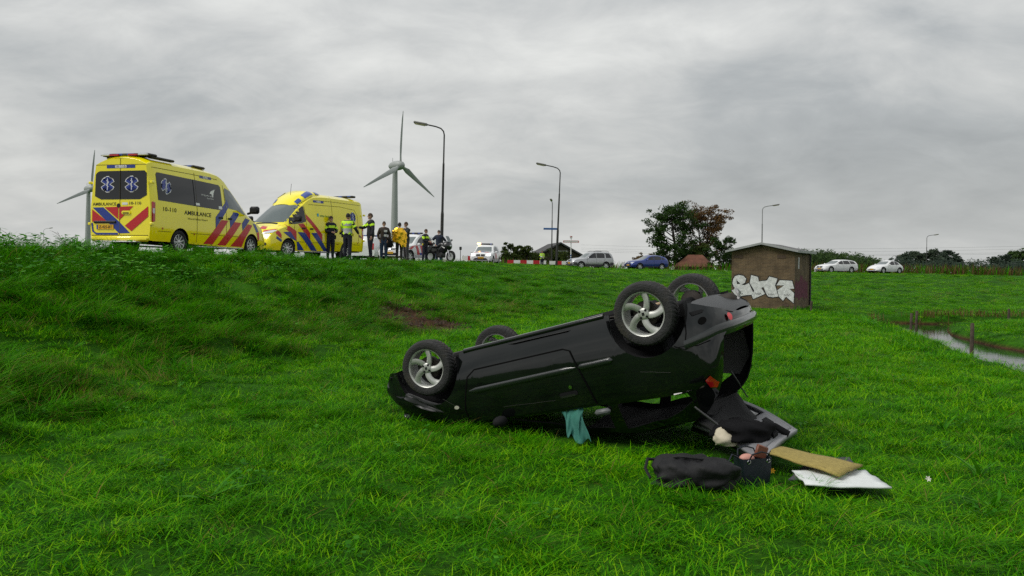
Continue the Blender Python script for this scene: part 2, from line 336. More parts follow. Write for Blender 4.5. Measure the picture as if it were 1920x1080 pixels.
def scatter(name, label, cat, coll, pts, scl, yaw=None, tilt=None):
    n = len(pts); me = bpy.data.meshes.new(name); me.from_pydata(pts.tolist(), [], [])
    a = me.attributes.new('scl', 'FLOAT_VECTOR', 'POINT'); a.data.foreach_set('vector', scl.astype(np.float32).ravel())
    rot = np.zeros((n, 3), np.float32); rot[:, 2] = RNG.uniform(0, 6.28, n) if yaw is None else yaw
    if tilt is not None: rot[:, :2] = tilt
    a = me.attributes.new('rot', 'FLOAT_VECTOR', 'POINT'); a.data.foreach_set('vector', rot.ravel())
    o = bpy.data.objects.new(name, me); COL.objects.link(o)
    ng = bpy.data.node_groups.new(name, 'GeometryNodeTree'); ng.interface.new_socket('Geometry', in_out='INPUT', socket_type='NodeSocketGeometry'); ng.interface.new_socket('Geometry', in_out='OUTPUT', socket_type='NodeSocketGeometry')
    gi = ng.nodes.new('NodeGroupInput'); go = ng.nodes.new('NodeGroupOutput')
    ci = ng.nodes.new('GeometryNodeCollectionInfo'); ci.inputs['Collection'].default_value = coll; ci.inputs['Separate Children'].default_value = True; ci.inputs['Reset Children'].default_value = True
    ip = ng.nodes.new('GeometryNodeInstanceOnPoints'); ip.inputs['Pick Instance'].default_value = True
    na = ng.nodes.new('GeometryNodeInputNamedAttribute'); na.data_type = 'FLOAT_VECTOR'; na.inputs[0].default_value = 'scl'
    nr = ng.nodes.new('GeometryNodeInputNamedAttribute'); nr.data_type = 'FLOAT_VECTOR'; nr.inputs[0].default_value = 'rot'
    ng.links.new(gi.outputs[0], ip.inputs['Points']); ng.links.new(ci.outputs[0], ip.inputs['Instance']); ng.links.new(nr.outputs['Attribute'], ip.inputs['Rotation']); ng.links.new(na.outputs['Attribute'], ip.inputs['Scale']); ng.links.new(ip.outputs[0], go.inputs[0])
    o.modifiers.new('scatter', 'NODES').node_group = ng
    return tag(o, label, cat, kind='stuff')
def sample(y0, y1, dens, umax=.80, extra=1.5):
    """uniform points in the wedge in front of the camera, with a margin to each side"""
    n = int(dens * ((y1 * y1 - y0 * y0) * umax + 2 * extra * (y1 - y0))); y = np.sqrt(RNG.uniform(y0 * y0, y1 * y1, n)); x = RNG.uniform(-1, 1, n) * (umax * y + extra)
    z, t, dR, dd = terrain_info(x, y)
    return x, y, z, t, dR, dd
def soil_d(x, y): return np.hypot((x + 2.35) / 1.15, (y - 21.0) / 1.7)
HUT = (13.6 * .775, 34.0)
def clear(x, y, z, dR, dd):
    k = (dR > 3.2) & (z > -.30) & (np.hypot(x - 11.3, y - 35.0) > 1.7)
    k &= ~((dd < 1.9) & (RNG.random(len(x)) < .65))
    gap = wob(x, y, 3.3, 11.) + .7 * wob(x, y, 7.1, 2.) ; k &= (gap < .42) | (RNG.random(len(x)) < .22)
    for cx, cy, rx, ry, an in ((1.35, 5.88, .30, .16, -14), (1.845, 6.14, .17, .14, 0), (2.45, 6.15, .48, .38, 0), (2.08, 7.05, .42, .62, -30), (.9, 7.9, .9, .75, -31)):
        c_, s_ = math.cos(R(an)), math.sin(R(an)); u_, v_ = (x - cx) * c_ + (y - cy) * s_, -(x - cx) * s_ + (y - cy) * c_; k &= (np.hypot(u_ / rx, v_ / ry) > .95)
    return k & ((soil_d(x, y) > 1.0 + .35 * wob(x, y, 3.)) | (RNG.random(len(x)) < .10))
acc = {k: [] for k in SETS}
def put(kind, x, y, z, s): acc[kind].append(np.c_[x, y, z, s])
for y0, y1, dens, sc0 in ((2.6, 9, 78, 1.0), (9, 16, 46, 1.15), (16, 28, 21, 1.55), (28, 48, 9, 2.1), (48, 86, 3.2, 3.0)):
    x, y, z, t, dR, dd = sample(y0, y1, dens); k = clear(x, y, z, dR, dd) & (t < 1.01); x, y, z, t = x[k], y[k], z[k], t[k]
    n = len(x); r = RNG.random(n); big = wob(x, y, .55, 1.) + .5 * wob(x, y, 1.7, 4.)
    slope = (t > .04) & (x < 3) & (y < 40) ; rough = smooth01((big + .1) / .9)
    lf = .03 + .07 * rough + slope * smooth01(t / .35) * (.30 + .25 * np.clip(big, -1, 1))            # share of long grass
    isl = r < lf; ism = (~isl) & (RNG.random(n) < .25 + .5 * rough); iss = ~isl & ~ism
    hs = sc0 * RNG.uniform(.75, 1.3, n)
    hs = np.where(y > 28, hs * .85, hs)
    put('short', x[iss], y[iss], z[iss], hs[iss]); put('mid', x[ism], y[ism], z[ism], (hs * .9)[ism]); put('long', x[isl], y[isl], z[isl], (hs * np.where(slope, .95, .62))[isl] * np.where(y[isl] > 16, .85, 1.))
    # dry straw along the foot of the bank, and a little everywhere
    band = np.exp(-((t - .22) / .16) ** 2) * (t > 0) * (x < 1) * (wob(x, y, .8, 9.) > -.25)
    d = RNG.random(n) < (.34 * band + .022 + .25 * (soil_d(x, y) < 1.7)); d &= ~((t < .02) & (np.hypot((x - 1.8) / 1.6, (y - 6.3) / 1.6) < 1)); put('dry', x[d], y[d], z[d], (hs * np.where(t < .02, .42, np.where(y > 16, .75, .68)))[d])
    wd = RNG.random(n) < np.where((t > .6) & (y < 34), .40, np.where(wob(x, y, .9, 2.) > .35, .045, .012)) * (np.hypot((x - 1.8) / 1.5, (y - 6.0) / 1.2) > 1); put('weed', x[wd], y[wd], z[wd], (hs * np.where(t > .6, 1.1, .62))[wd] * np.where(y[wd] > 16, .7, 1.))
    if y1 < 30:
        dk = RNG.random(n) < np.where(t > .6, .03, .003) * (np.hypot((x - .8) / 3.0, (y - 6.8) / 2.4) > 1); put('dock', x[dk], y[dk], z[dk], hs[dk] * .9)
GN_LABEL = {'short': ('short_grass', 'short bright green grass of the meadow'), 'mid': ('grass', 'knee-low green grass mixed through the meadow'), 'long': ('long_grass', 'long wind-combed grass on the dyke bank'), 'dry': ('dry_grass', 'straw-coloured dry grass at the foot of the bank'), 'weed': ('weeds', 'small broad-leaved weeds among the grass'), 'dock': ('dock_leaves', 'wide-leaved dock plants low in the grass')}
for k, lst in acc.items():
    A = np.concatenate(lst); n = len(A); tl = RNG.normal(0, .12, (n, 2)); yaw = None
    if k == 'long': yaw = RNG.normal(0, .8, n)
    scatter(GN_LABEL[k][0], GN_LABEL[k][1], 'grass', SETS[k], A[:, :3], np.c_[A[:, 3], A[:, 3], A[:, 3] * np.interp(A[:, 1], [4, 8, 14, 24, 40, 80], [.78, .9, 1., .75, .5, .3]) * (.55 + .9 * RNG.random(n) ** 1.5 if k in ('short', 'mid') else 1.)], yaw, tl)
    print('scatter', k, n)
# ---------------------------------------------------------------- brick hut with graffiti
def brick_mat():
    m = bpy.data.materials.new('brown_brick'); m.use_nodes = True; t = m.node_tree; b = t.nodes['Principled BSDF']; b.inputs['Roughness'].default_value = .9
    tc_ = N(t, 'ShaderNodeTexCoord'); sp = N(t, 'ShaderNodeSeparateXYZ'); L(t, tc_.outputs['Object'], sp.inputs[0]); cb = N(t, 'ShaderNodeCombineXYZ')
    L(t, mth(t, 'ADD', sp.outputs[0], sp.outputs[1]), cb.inputs[0]); L(t, sp.outputs[2], cb.inputs[1])
    br = N(t, 'ShaderNodeTexBrick', inp={'Scale': 1., 'Mortar Size': .006, 'Brick Width': .215, 'Row Height': .063, 'Color1': (.095, .066, .038, 1), 'Color2': (.140, .096, .052, 1), 'Mortar': (.17, .14, .10, 1)}); L(t, cb.outputs[0], br.inputs['Vector'])
    nz = N(t, 'ShaderNodeTexNoise', inp={'Scale': 1.6, 'Detail': 6., 'Roughness': .65}); L(t, tc_.outputs['Object'], nz.inputs['Vector']); rr = ramp(t, [(.28, (.42, .38, .33)), (.5, (.9, .86, .8)), (.72, (1.25, 1.2, 1.1))], nz.outputs[0])
    mx = N(t, 'ShaderNodeMix', data_type='RGBA', blend_type='MULTIPLY'); mx.inputs[0].default_value = 1; L(t, br.outputs[0], mx.inputs[6]); L(t, rr.outputs[0], mx.inputs[7]); L(t, mx.outputs[2], b.inputs['Base Color'])
    bp = N(t, 'ShaderNodeBump', inp={'Strength': .6, 'Distance': .006}); bp.invert = True; L(t, br.outputs[1], bp.inputs['Height']); L(t, bp.outputs[0], b.inputs['Normal']); MATS['brown_brick'] = m
    return m
BRK = brick_mat(); ZINC = mat('zinc_edge', (.30, .31, .31), .55, noise=(3., .2)); FELT = mat('roof_felt', (.10, .10, .10), .9, noise=(4., .3))
hy = 34.0; hut_c = at(1489, 578, hy); hut_rot = R(-33.5) ; HW, HD, HE, HR = 2.72, 2.7, 2.42, 2.72
hut = empty('utility_hut', (hut_c.x, hut_c.y, hut_c.z - .02), hut_rot); tag(hut, 'small brown brick hut with low gable roof and silver graffiti', 'hut')
# local frame: origin at the front right corner, -x along the front wall, +y to the back
k = MB(); P = [(-HW, 0), (0, 0), (0, HE), (-HW / 2, HR), (-HW, HE)]
k.prism(P, 0, HD, lambda u, v, h: (u, h, v - (.25 if v == 0 else 0))); hb = k.build('wall', BRK, hut, 0, fix=True)
for sg in (-1, 1):
    s_ = (HR - HE) / (HW / 2); e = .20; x0, x1 = -HW / 2, (e if sg > 0 else -HW - e); z1 = HE - s_ * e
    k = MB(); k.add([(x0, -.22, HR + .02), (x1, -.22, z1 + .02), (x1, HD + .2, z1 + .02), (x0, HD + .2, HR + .02), (x0, -.22, HR + .09), (x1, -.22, z1 + .09), (x1, HD + .2, z1 + .09), (x0, HD + .2, HR + .09)], [(0, 1, 2, 3), (7, 6, 5, 4), (0, 4, 5, 1), (1, 5, 6, 2), (2, 6, 7, 3), (3, 7, 4, 0)]); rf = k.build('roof', FELT, hut, 0, fix=True)
    k = MB(); k.add([(x0, -.245, HR + .015), (x1, -.245, z1 + .015), (x1, -.245, z1 + .105), (x0, -.245, HR + .105), (x0, -.215, HR + .015), (x1, -.215, z1 + .015), (x1, -.215, z1 + .105), (x0, -.215, HR + .105)], [(0, 1, 2, 3), (7, 6, 5, 4), (0, 4, 5, 1), (1, 5, 6, 2), (2, 6, 7, 3), (3, 7, 4, 0)]); k.build('verge_trim', ZINC, rf, 0, fix=True)
    k = MB(); k.box((x1 + sg * .015, HD / 2, z1 + .055), (.03, HD + .44, .10)); k.build('eaves_trim', ZINC, rf, 0)
k = MB(); k.box((.012, .62, 1.95), (.02, .16, .5)); fr_ = k.build('window', mat('window_white', (.6, .6, .58), .6), hut, 0); k = MB(); k.box((.024, .62, 1.95), (.01, .10, .42)); k.build('pane', GLD_ := mat('hut_pane', (.25, .27, .28), .2), fr_, 0)
k = MB(); k.tube([(.05, HD - .12, HE - .05), (.05, HD - .12, .12), (.10, HD - .12, .03)], .04, 8); k.build('downpipe', mat('pipe_black', (.012, .012, .012), .5), hut, 40)
for xx in (-2.42, -.55):
    k = MB(); k.box((xx + .0, -.006, 2.2), (.36, .02, .12)); k.build('air_brick', mat('air_brick', (.07, .045, .03), .95, noise=(30., .6)), hut, 0)
k = MB(); k.box((-.36, -.005, .13), (.26, .02, .1)); k.build('air_brick', MATS['air_brick'], hut, 0)
# graffiti: silver fill with black outline, traced in wall coordinates (u from the left corner, v up)
SIL = mat('silver_spray', (.60, .61, .61), .55, metal=.15, noise=(9., .35), bump=(45., .5)); INK = mat('black_spray', (.012, .012, .012), .8); MAG = mat('magenta_spray', (.10, .012, .035), .85, noise=(6., .6))
def zc(L_):   # enlarged-view coordinates of the photo -> wall u, v
    out = []
    for x, y in L_:
        u = (x - 862) / (1415 - 862) * HW; base = 1000 + (x - 862) / 553 * 18; top = 478 + (x - 862) / 553 * 2; out.append((u - HW, (base - y) / (base - top) * (HE + .03)))
    return out
GRAF = {'letter_s': [(878, 745), (895, 715), (930, 703), (970, 712), (995, 740), (985, 775), (950, 800), (985, 798), (1020, 780), (1060, 870), (1058, 890), (1000, 893), (960, 900), (920, 917), (865, 850), (905, 832), (885, 815), (872, 780)],
        'letter_h': [(1040, 705), (1100, 722), (1108, 765), (1180, 755), (1200, 718), (1270, 738), (1250, 800), (1280, 905), (1230, 912), (1192, 905), (1175, 880), (1150, 815), (1130, 825), (1165, 880), (1060, 930), (1048, 895), (1070, 850), (1028, 780)],
        'letter_z': [(1290, 752), (1395, 758), (1412, 830), (1372, 832), (1412, 872), (1410, 965), (1365, 925), (1345, 905), (1320, 945), (1285, 905), (1270, 845), (1330, 800), (1262, 800)]}
HOLE = {'letter_s': [[(908, 752), (915, 790), (945, 785)]]}
def wallfn(o): return lambda u, v: Vector((u, -o, v))
for nm, P in GRAF.items():
    Q = zc(P); c = Vector((sum(p[0] for p in Q) / len(Q), sum(p[1] for p in Q) / len(Q)))
    bm = flat_geo([Q]) if False else None
    n = len(Q); area = sum(Q[i][0] * Q[(i + 1) % n][1] - Q[(i + 1) % n][0] * Q[i][1] for i in range(n)); sgn = 1 if area > 0 else -1; O = []
    for i in range(n):
        a, b_, d = Vector(Q[i - 1]), Vector(Q[i]), Vector(Q[(i + 1) % n]); e1, e2 = (b_ - a).normalized(), (d - b_).normalized(); nn = Vector((e1.y + e2.y, -e1.x - e2.x)) * sgn; nn = nn.normalized() if nn.length > .05 else Vector((e1.y, -e1.x)) * sgn; O.append(tuple(b_ + nn * .05))
    k = MB(); k.add([(u, -.004, v) for u, v in O], [tuple(range(n))]); g_ = k.build('graffiti_outline', INK, hut, 0); 
    k = MB(); k.add([(u, -.008, v) for u, v in Q], [tuple(range(n))]); k.build('graffiti_' + nm, SIL, g_, 0)
    for H_ in HOLE.get(nm, []): k = MB(); k.add([(u, -.012, v) for u, v in zc(H_)], [tuple(range(len(H_)))]); k.build('graffiti_counter', INK, g_, 0)
for x0, y0, s_ in ((945, 880, 1), (1105, 880, 1.1), (1220, 885, 1), (1355, 890, 1)):
    k = MB(); st = [(-28, 8), (-20, -8), (-14, 8), (-8, -6), (-2, 8), (6, -7), (10, 7), (18, -5), (26, 6)]; L2 = line2_ = None
    Q = zc([(x0 + a * s_, y0 + b_ * s_) for a, b_ in st]); k.add([(u, -.011, v + d) for d in (.012, -.012) for u, v in Q], [(i, i + 1, len(Q) + i + 1, len(Q) + i) for i in range(len(Q) - 1)]); k.build('graffiti_tag', INK, hut, 0)
k = MB(); rs = random.Random(4); top = []; 
for i in range(15): top.append((.004, .06 + i * .16, rs.uniform(1.0, 1.45) if i % 2 else rs.uniform(1.15, 1.5)))
bot = [(.004, .06 + i * .16, rs.uniform(.30, .5)) for i in range(15)]
k.add(top + bot, [(i, i + 1, 16 + i, 15 + i) for i in range(14)]); k.build('magenta_paint', MAG, hut, 0)

# ---------------------------------------------------------------- far house, barn roof
OLD = mat('old_roof', (.045, .044, .046), .8, noise=(2., .3)); TIM = mat('dark_timber', (.045, .035, .02), .9, noise=(3., .4)); RST = mat('rust_tiles', (.11, .038, .018), .85, noise=(1.5, .4), bump=(8., .4))
f0 = at(1050, 500, 112); fh = empty('farmhouse', (f0.x, 112, hz(f0.x, 112)), R(8)); tag(fh, 'low farmhouse with dark pitched roof behind the red-white barrier', 'house')
k = MB(); k.prism([(-4.2, 0), (4.2, 0), (4.2, 1.8), (0, 4.0), (-4.2, 1.8)], 0, 9, lambda u, v, h: (u, h, v)); k.build('wall', TIM, fh, 0, fix=True)
for sg in (-1, 1):
    k = MB(); k.add([(0, -.4, 4.12), (sg * 4.9, -.4, 1.52), (sg * 4.9, 9.4, 1.52), (0, 9.4, 4.12), (0, -.4, 4.35), (sg * 4.9, -.4, 1.75), (sg * 4.9, 9.4, 1.75), (0, 9.4, 4.35)], [(0, 1, 2, 3), (7, 6, 5, 4), (0, 4, 5, 1), (1, 5, 6, 2), (2, 6, 7, 3), (3, 7, 4, 0)]); k.build('roof', OLD, fh, 0, fix=True)
k = MB(); k.box((.3, -.05, 2.75), (1.6, .1, .9)); w_ = k.build('window', mat('window_dull', (.16, .17, .15), .3), fh, 0)
for i in range(3): k = MB(); k.box((-.25 + i * .55, -.12, 2.75), (.06, .05, .9)); k.build('glazing_bar', WIN_W := mat('bar_white', (.45, .45, .42), .6), w_, 0)
b0 = at(1300, 500, 96); bn = empty('barn', (b0.x, 96, hz(b0.x, 96)), R(-20)); tag(bn, 'low barn with rust-red hipped roof beside the brown tree', 'barn')
k = MB(); k.box((0, 1.8, .3), (4.2, 3.4, .8)); k.build('wall', TIM, bn, 0)
k = MB(); k.add([(-2.3, -.2, .55), (2.3, -.2, .55), (2.3, 3.9, .55), (-2.3, 3.9, .55), (-.85, 1.8, 2.0), (.85, 1.8, 2.0)], [(0, 1, 5, 4), (1, 2, 5), (2, 3, 4, 5), (3, 0, 4), (3, 2, 1, 0)]); k.build('roof', RST, bn, 0)

# ---------------------------------------------------------------- wind turbines
TUR = mat('turbine_grey', (.30, .32, .31), .5, noise=(.3, .06))
def turbine(label, px, py, Y, blade, yaw, phase):
    hub = at(px, py, Y); z0 = .2; H = hub.z - z0; root = empty('wind_turbine', (hub.x, Y, z0)); tag(root, label, 'wind turbine', 'wind turbines on the horizon')
    k = MB(); k.lathe([(1.75, 0), (1.55, H * .25), (1.3, H * .6), (1.0, H - 1.2)], 20, 0, None, True); k.build('tower', TUR, root, 40)
    M = Matrix.Translation((0, 0, H)) @ Matrix.Rotation(yaw, 4, 'Z')      # nose along local -Y
    k = MB(); k.lathe([(.05, -5.2), (.9, -4.9), (1.5, -4.2), (1.9, -3.0), (2.0, -1.4), (1.9, .6), (1.5, 2.2), (.9, 3.2), (.05, 3.5)], 18, 0, M @ Matrix.Rotation(R(90), 4, 'X') @ Matrix.Scale(-1, 4, (0, 0, 1)), False); n_ = k.build('nacelle', TUR, root, 40, fix=True)
    k = MB(); k.tube([(.3, 1.2, 0)] and [tuple(M @ Vector((0, 1.6, 1.6))), tuple(M @ Vector((0, 1.6, 3.4)))], .09, 5); k.build('wind_vane', TUR, n_, 0)
    for i in range(3):
        B = M @ Matrix.Translation((0, -3.2, 0)) @ Matrix.Rotation(phase + i * 2 * math.pi / 3, 4, 'Y'); rings = []
        for t, ch, tw, th in ((0, 1.2, .9, 1.0), (.06, 1.5, .8, .8), (.14, 2.3, .6, .5), (.3, 1.9, .4, .34), (.6, 1.25, .22, .2), (.85, .8, .12, .12), (1.0, .25, .05, .05)):
            r = 1.2 + t * (blade - 1.2); rings.append([B @ Vector((ch * (.5 * math.cos(a) - .12) * math.cos(tw) - th * .5 * math.sin(a) * math.sin(tw), ch * (.5 * math.cos(a) - .12) * math.sin(tw) + th * .5 * math.sin(a) * math.cos(tw) - .6 * t * t, r)) for a in [q * 2 * math.pi / 10 for q in range(10)]])
        k = MB(); k.loft(rings); k.build('blade', TUR, root, 50, fix=True)
turbine('large grey wind turbine with three blades, right of the ambulances', 741, 311, 330, 22.3, R(50), R(1.5))
turbine('wind turbine half hidden behind the first ambulance', 166, 354, 452, 22.0, R(58), R(3))

# ---------------------------------------------------------------- street lamps, signs, barriers
LPM = mat('lamp_post_dark', (.022, .022, .02), .6); LPG = mat('lamp_post_grey', (.16, .165, .16), .55); LHD = mat('lamp_head', (.14, .14, .12), .5); LLN = mat('lamp_lens', (.50, .46, .24), .3)
def street_lamp(label, px, Y, h, rz, arm=1.2, m=LPM, lean=0., head=1., zb=None):
    x = (px - 960) / FPX * Y; z = hz(x, Y) if zb is None else zb; root = empty('street_lamp', (x, Y, z - .05), rz); tag(root, label, 'street lamp', 'street lamps along the dyke road'); root.rotation_euler = (0, lean, rz) if False else (0, 0, rz)
    T = Matrix.Rotation(lean, 3, 'Y')
    k = MB(); k.tube([T @ Vector(p) for p in ((0, 0, 0), (0, 0, h * .36))], [.095, .09], 10); k.tube([T @ Vector((0, 0, h * .36)), T @ Vector((0, 0, h * .38)), T @ Vector((0, 0, h * .72))], [.09, .07, .06], 10); k.tube([T @ Vector((0, 0, h * .72)), T @ Vector((0, 0, h * .73)), T @ Vector((0, 0, h * .93))], [.06, .045, .042], 8)
    k.build('post', m, root, 40)
    k = MB(); k.tube([T @ Vector(p) for p in ((0, 0, h * .93), (-.05 * arm, 0, h * .955), (-.2 * arm, 0, h * .975), (-.5 * arm, 0, h * .988), (-arm, 0, h))], .04, 8); ar = k.build('arm', m, root, 40)
    a = T @ Vector((-arm, 0, h)); d = (T @ Vector((-1, 0, .17))).normalized(); k = MB(); Mh = Matrix.Rotation(math.atan2(d.z, -d.x), 3, 'Y'); k.box(a + d * .38 * head, (.82 * head, .26 * head, .13 * head), 0, Mh, .04); hd = k.build('lamp_head', LHD, root, 40)
    k = MB(); k.box(a + d * .42 * head + Vector((0, 0, -.075 * head)), (.62 * head, .2 * head, .06 * head), 0, Mh, .02); k.build('lens', LLN, hd, 0)
    return root
street_lamp('tall dark street lamp beside the motorcycle, arm to the left', 827, 46, 8.0, 0, 1.0, LPM, R(.6))
lb_ = street_lamp('dark street lamp carrying a blue street-name sign', 1043, 63, 8.0, 0, 1.15, LPM, R(1.6), 1.)
street_lamp('slim dark street lamp just left of the one with the blue sign', 1034, 95, 8.1, R(80), .8, LPM, 0)
street_lamp('grey street lamp rising behind the brick hut, arm to the right', 1428, 94, 7.9, R(180), 1.2, LPG)
street_lamp('dark street lamp standing right of the white coupe', 1737, 143, 8.0, R(180), 1.3, LPM)
street_lamp('small grey street lamp above the white coupe roof', 1673, 200, 5.4, R(180), 1.2, LPG, 0, 1.2, .8)
street_lamp('small distant street lamp in front of the farmhouse roof', 1026, 190, 5.6, R(180), 1.0, LPG, 0, 1.2, .9)
street_lamp('faint grey street lamp far off near the left edge', 81, 230, 11., R(180), 1.6, LPG, 0, 1.2, .3)
SGB = mat('sign_blue', (.02, .10, .30), .5); SGW = mat('sign_white', (.62, .62, .60), .5); SGR = mat('sign_red', (.42, .02, .02), .5)
b_ = MB(); b_.box((-.60, -.06, 3.02), (1.06, .03, .15)); ps = at(1043, 432, 63); o = b_.build('street_name_sign', SGB, None, 0, (lb_.location.x + .08, 63, lb_.location.z)); tag(o, 'narrow blue street-name sign fixed to the lamp post', 'sign')
x, y, z = place_ = ((1070 - 960) / FPX * 71, 71, hz((1070 - 960) / FPX * 71, 71)); dr = empty('direction_sign', (x, y, z - .05)); tag(dr, 'white cycle direction sign with red tips on a white pole', 'sign')
k = MB(); k.tube([(0, 0, 0), (0, 0, 2.75)], .045, 8); pl = k.build('pole', SGW, dr, 40)
for i, zz_ in enumerate((.75, .95, 1.15)): k = MB(); k.lathe([(.05, zz_), (.05, zz_ + .1)], 8); k.build('blue_band', SGB, pl, 40)
k = MB(); k.lathe([(.055, 0), (.055, .5)], 8); k.build('black_foot', LPM, pl, 40)
for sg in (-1, 1):
    k = MB(); k.box((sg * .34, -.06, 2.42), (.60, .03, .20)); a_ = k.build('arm_board', SGW, dr, 0); k = MB(); k.prism([(sg * .64, 2.32), (sg * .70, 2.34), (sg * .70, 2.50), (sg * .64, 2.52)], -.078, -.042, lambda u, v, h: (u, h, v)); k.build('red_tip', SGR, a_, 0, fix=True)
    for q in (2.335, 2.505): k = MB(); k.box((sg * .34, -.08, q), (.58, .01, .025)); k.build('red_edge', SGR, a_, 0)
k = MB(); k.box((0, -.05, 2.82), (.22, .03, .2)); k.build('route_marker', SGW, dr, 0); k = MB(); k.box((0, -.07, 2.86), (.14, .01, .08)); k.build('red_mark', SGR, dr, 0)
BRD, BWT = mat('barrier_red', (.45, .01, .02), .5), mat('barrier_white', (.72, .72, .70), .5)
def barrier(label, px0, px1, Y, first=0):
    p0, p1 = at(px0, 497, Y), at(px1, 497, Y); z = 1.6 + (hz(p0.x, Y) + hz(p1.x, Y)) / 2 - 1.6; n = max(2, round((px1 - px0) / 12)); root = empty('barrier', (p0.x, Y, z)); tag(root, label, 'barrier', 'red and white barriers closing the road'); w_ = (p1.x - p0.x) / n
    for i in range(n):
        k = MB(); k.box(((i + .5) * w_, 0, .62), (w_ * .998, .03, .36)); k.build('red_panel' if (i + first) % 2 == 0 else 'white_panel', BRD if (i + first) % 2 == 0 else BWT, root, 0)
    for i in (0, n // 2, n):
        k = MB(); k.box((min(max(i * w_, .1), n * w_ - .1), .05, .4), (.05, .05, .9)); k.box((min(max(i * w_, .1), n * w_ - .1), .05, .02), (.08, .5, .05)); k.build('stand', LPG, root, 0)
barrier('red and white barrier between the police car and the lamp posts', 951, 1024, 80)
barrier('red and white barrier between the lamp post and the silver off-roader', 1030, 1088, 80.5, 1)
barrier('short red and white barrier between the silver and blue cars', 1166, 1196, 82, 1)
barrier('red and white barrier end left of the head-on police car', 866, 888, 66, 1)
k = MB(); x = (863 - 960) / FPX * 72; k.tube([(0, 0, 0), (0, 0, 1.7)], .03, 6); s_ = k.build('marker_post', LPM, None, 40, (x, 72, hz(x, 72))); tag(s_, 'thin marker post left of the head-on police car', 'post'); k = MB(); k.box((0, 0, 1.62), (.22, .08, .3), 0, None, .03); k.build('marker_head', LPM, s_, 0)
WDP = mat('weathered_wood', (.06, .045, .03), .95, noise=(8., .4))
for px, py, Y, h, lab in ((1708, 614, 29.2, .52, 'short weathered fence post at the near edge of the ditch junction'), (1718, 610, 30.2, .55, 'short weathered fence post behind the ditch junction water'), (1822, 645, 20.6, .54, 'tallest weathered fence post standing in the ditch bank'), (1891, 597, 33.0, .40, 'small weathered fence post by the reeds near right edge'), (1521, 578, 33.2, .3, 'stub of a wooden post at the hut corner')):
    p = at(px, py, Y); k = MB(); k.tube([(0, 0, -.6), (.0, 0, 0), (.012, 0, h * .96), (.012, 0, h)], [.05, .05, .047, .03], 8); o = k.build('fence_post', WDP, None, 40, (p.x, Y, p.z)); tag(o, lab, 'fence post', 'wooden fence posts along the ditch')
# overhead wires far right
WIR = mat('wire', (.10, .11, .11), .8)
for i, (ya, yb) in enumerate(((464, 460), (470, 465), (473, 472), (476, 474))):
    a, b_ = at(1090, ya - 5, 420), at(2050, yb - 2, 330); k = MB(); k.tube([a.lerp(b_, t) - Vector((0, 0, 2.0 * (4 * t * (1 - t)))) for t in [q / 24 for q in range(25)]], .035, 4); o = k.build('overhead_wire', WIR, None, 0); tag(o, ('highest', 'second', 'third', 'lowest')[i] + ' of the thin overhead wires crossing the sky at right', 'wire', 'overhead wires')
p = at(998, 500, 190); k = MB(); k.tube([(0, 0, 0), (0, 0, p.z * 0 + 5.2)], .18, 8); k.tube([(-.8, 0, 4.9), (.9, 0, 5.3)], .06, 5); k.tube([(0, 0, 3.0), (2.2, 0, 4.8)], .05, 5); o = k.build('wire_mast', LPG, None, 40, (p.x, 190, .6)); tag(o, 'thin grey wire mast left of the farmhouse roof', 'mast')

# ---------------------------------------------------------------- trees and bushes
BARK = mat('bark', (.035, .028, .02), .95, noise=(4., .4)); 
LG = leaf_mat('leaf_green', [(.3, (.010, .026, .004)), (.55, (.022, .055, .008)), (.8, (.05, .09, .015))], .5, .25); LBR = leaf_mat('leaf_brown', [(.3, (.075, .045, .016)), (.55, (.14, .075, .026)), (.8, (.20, .12, .045))], .5, .25); LOL = leaf_mat('leaf_olive', [(.3, (.022, .035, .006)), (.55, (.045, .07, .012)), (.8, (.09, .10, .022))], .4, .25); LHZ = leaf_mat('leaf_far_hazed', [(.3, (.022, .038, .028)), (.55, (.042, .064, .042)), (.8, (.075, .10, .055))], .1, .2); LFG = leaf_mat('leaf_far_green', [(.3, (.020, .042, .012)), (.55, (.038, .075, .016)), (.8, (.07, .11, .024))], .12, .2); REED = leaf_mat('reed', [(.3, (.06, .035, .012)), (.55, (.13, .085, .03)), (.8, (.24, .19, .09))], .25, .2)  # far dark leaf ramp has a bluish haze tint painted into its colours
def leaves(mb, c, n, spread, size, rs, flat=.7):
    for _ in range(n):
        while True:
            p = Vector((rs.uniform(-1, 1), rs.uniform(-1, 1), rs.uniform(-1, 1)))
            if p.length < 1: break
        p = Vector(c) + Vector((p.x * spread, p.y * spread, p.z * spread * flat)); a = Vector((rs.gauss(0, 1), rs.gauss(0, 1), rs.gauss(0, 1))).normalized(); b = a.orthogonal().normalized(); s = size * rs.uniform(.6, 1.3); q = a.cross(b)
        mb.add([p - a * s, p + b * s * .5, p + a * s, p - b * s * .5], [(0, 1, 2, 3)])
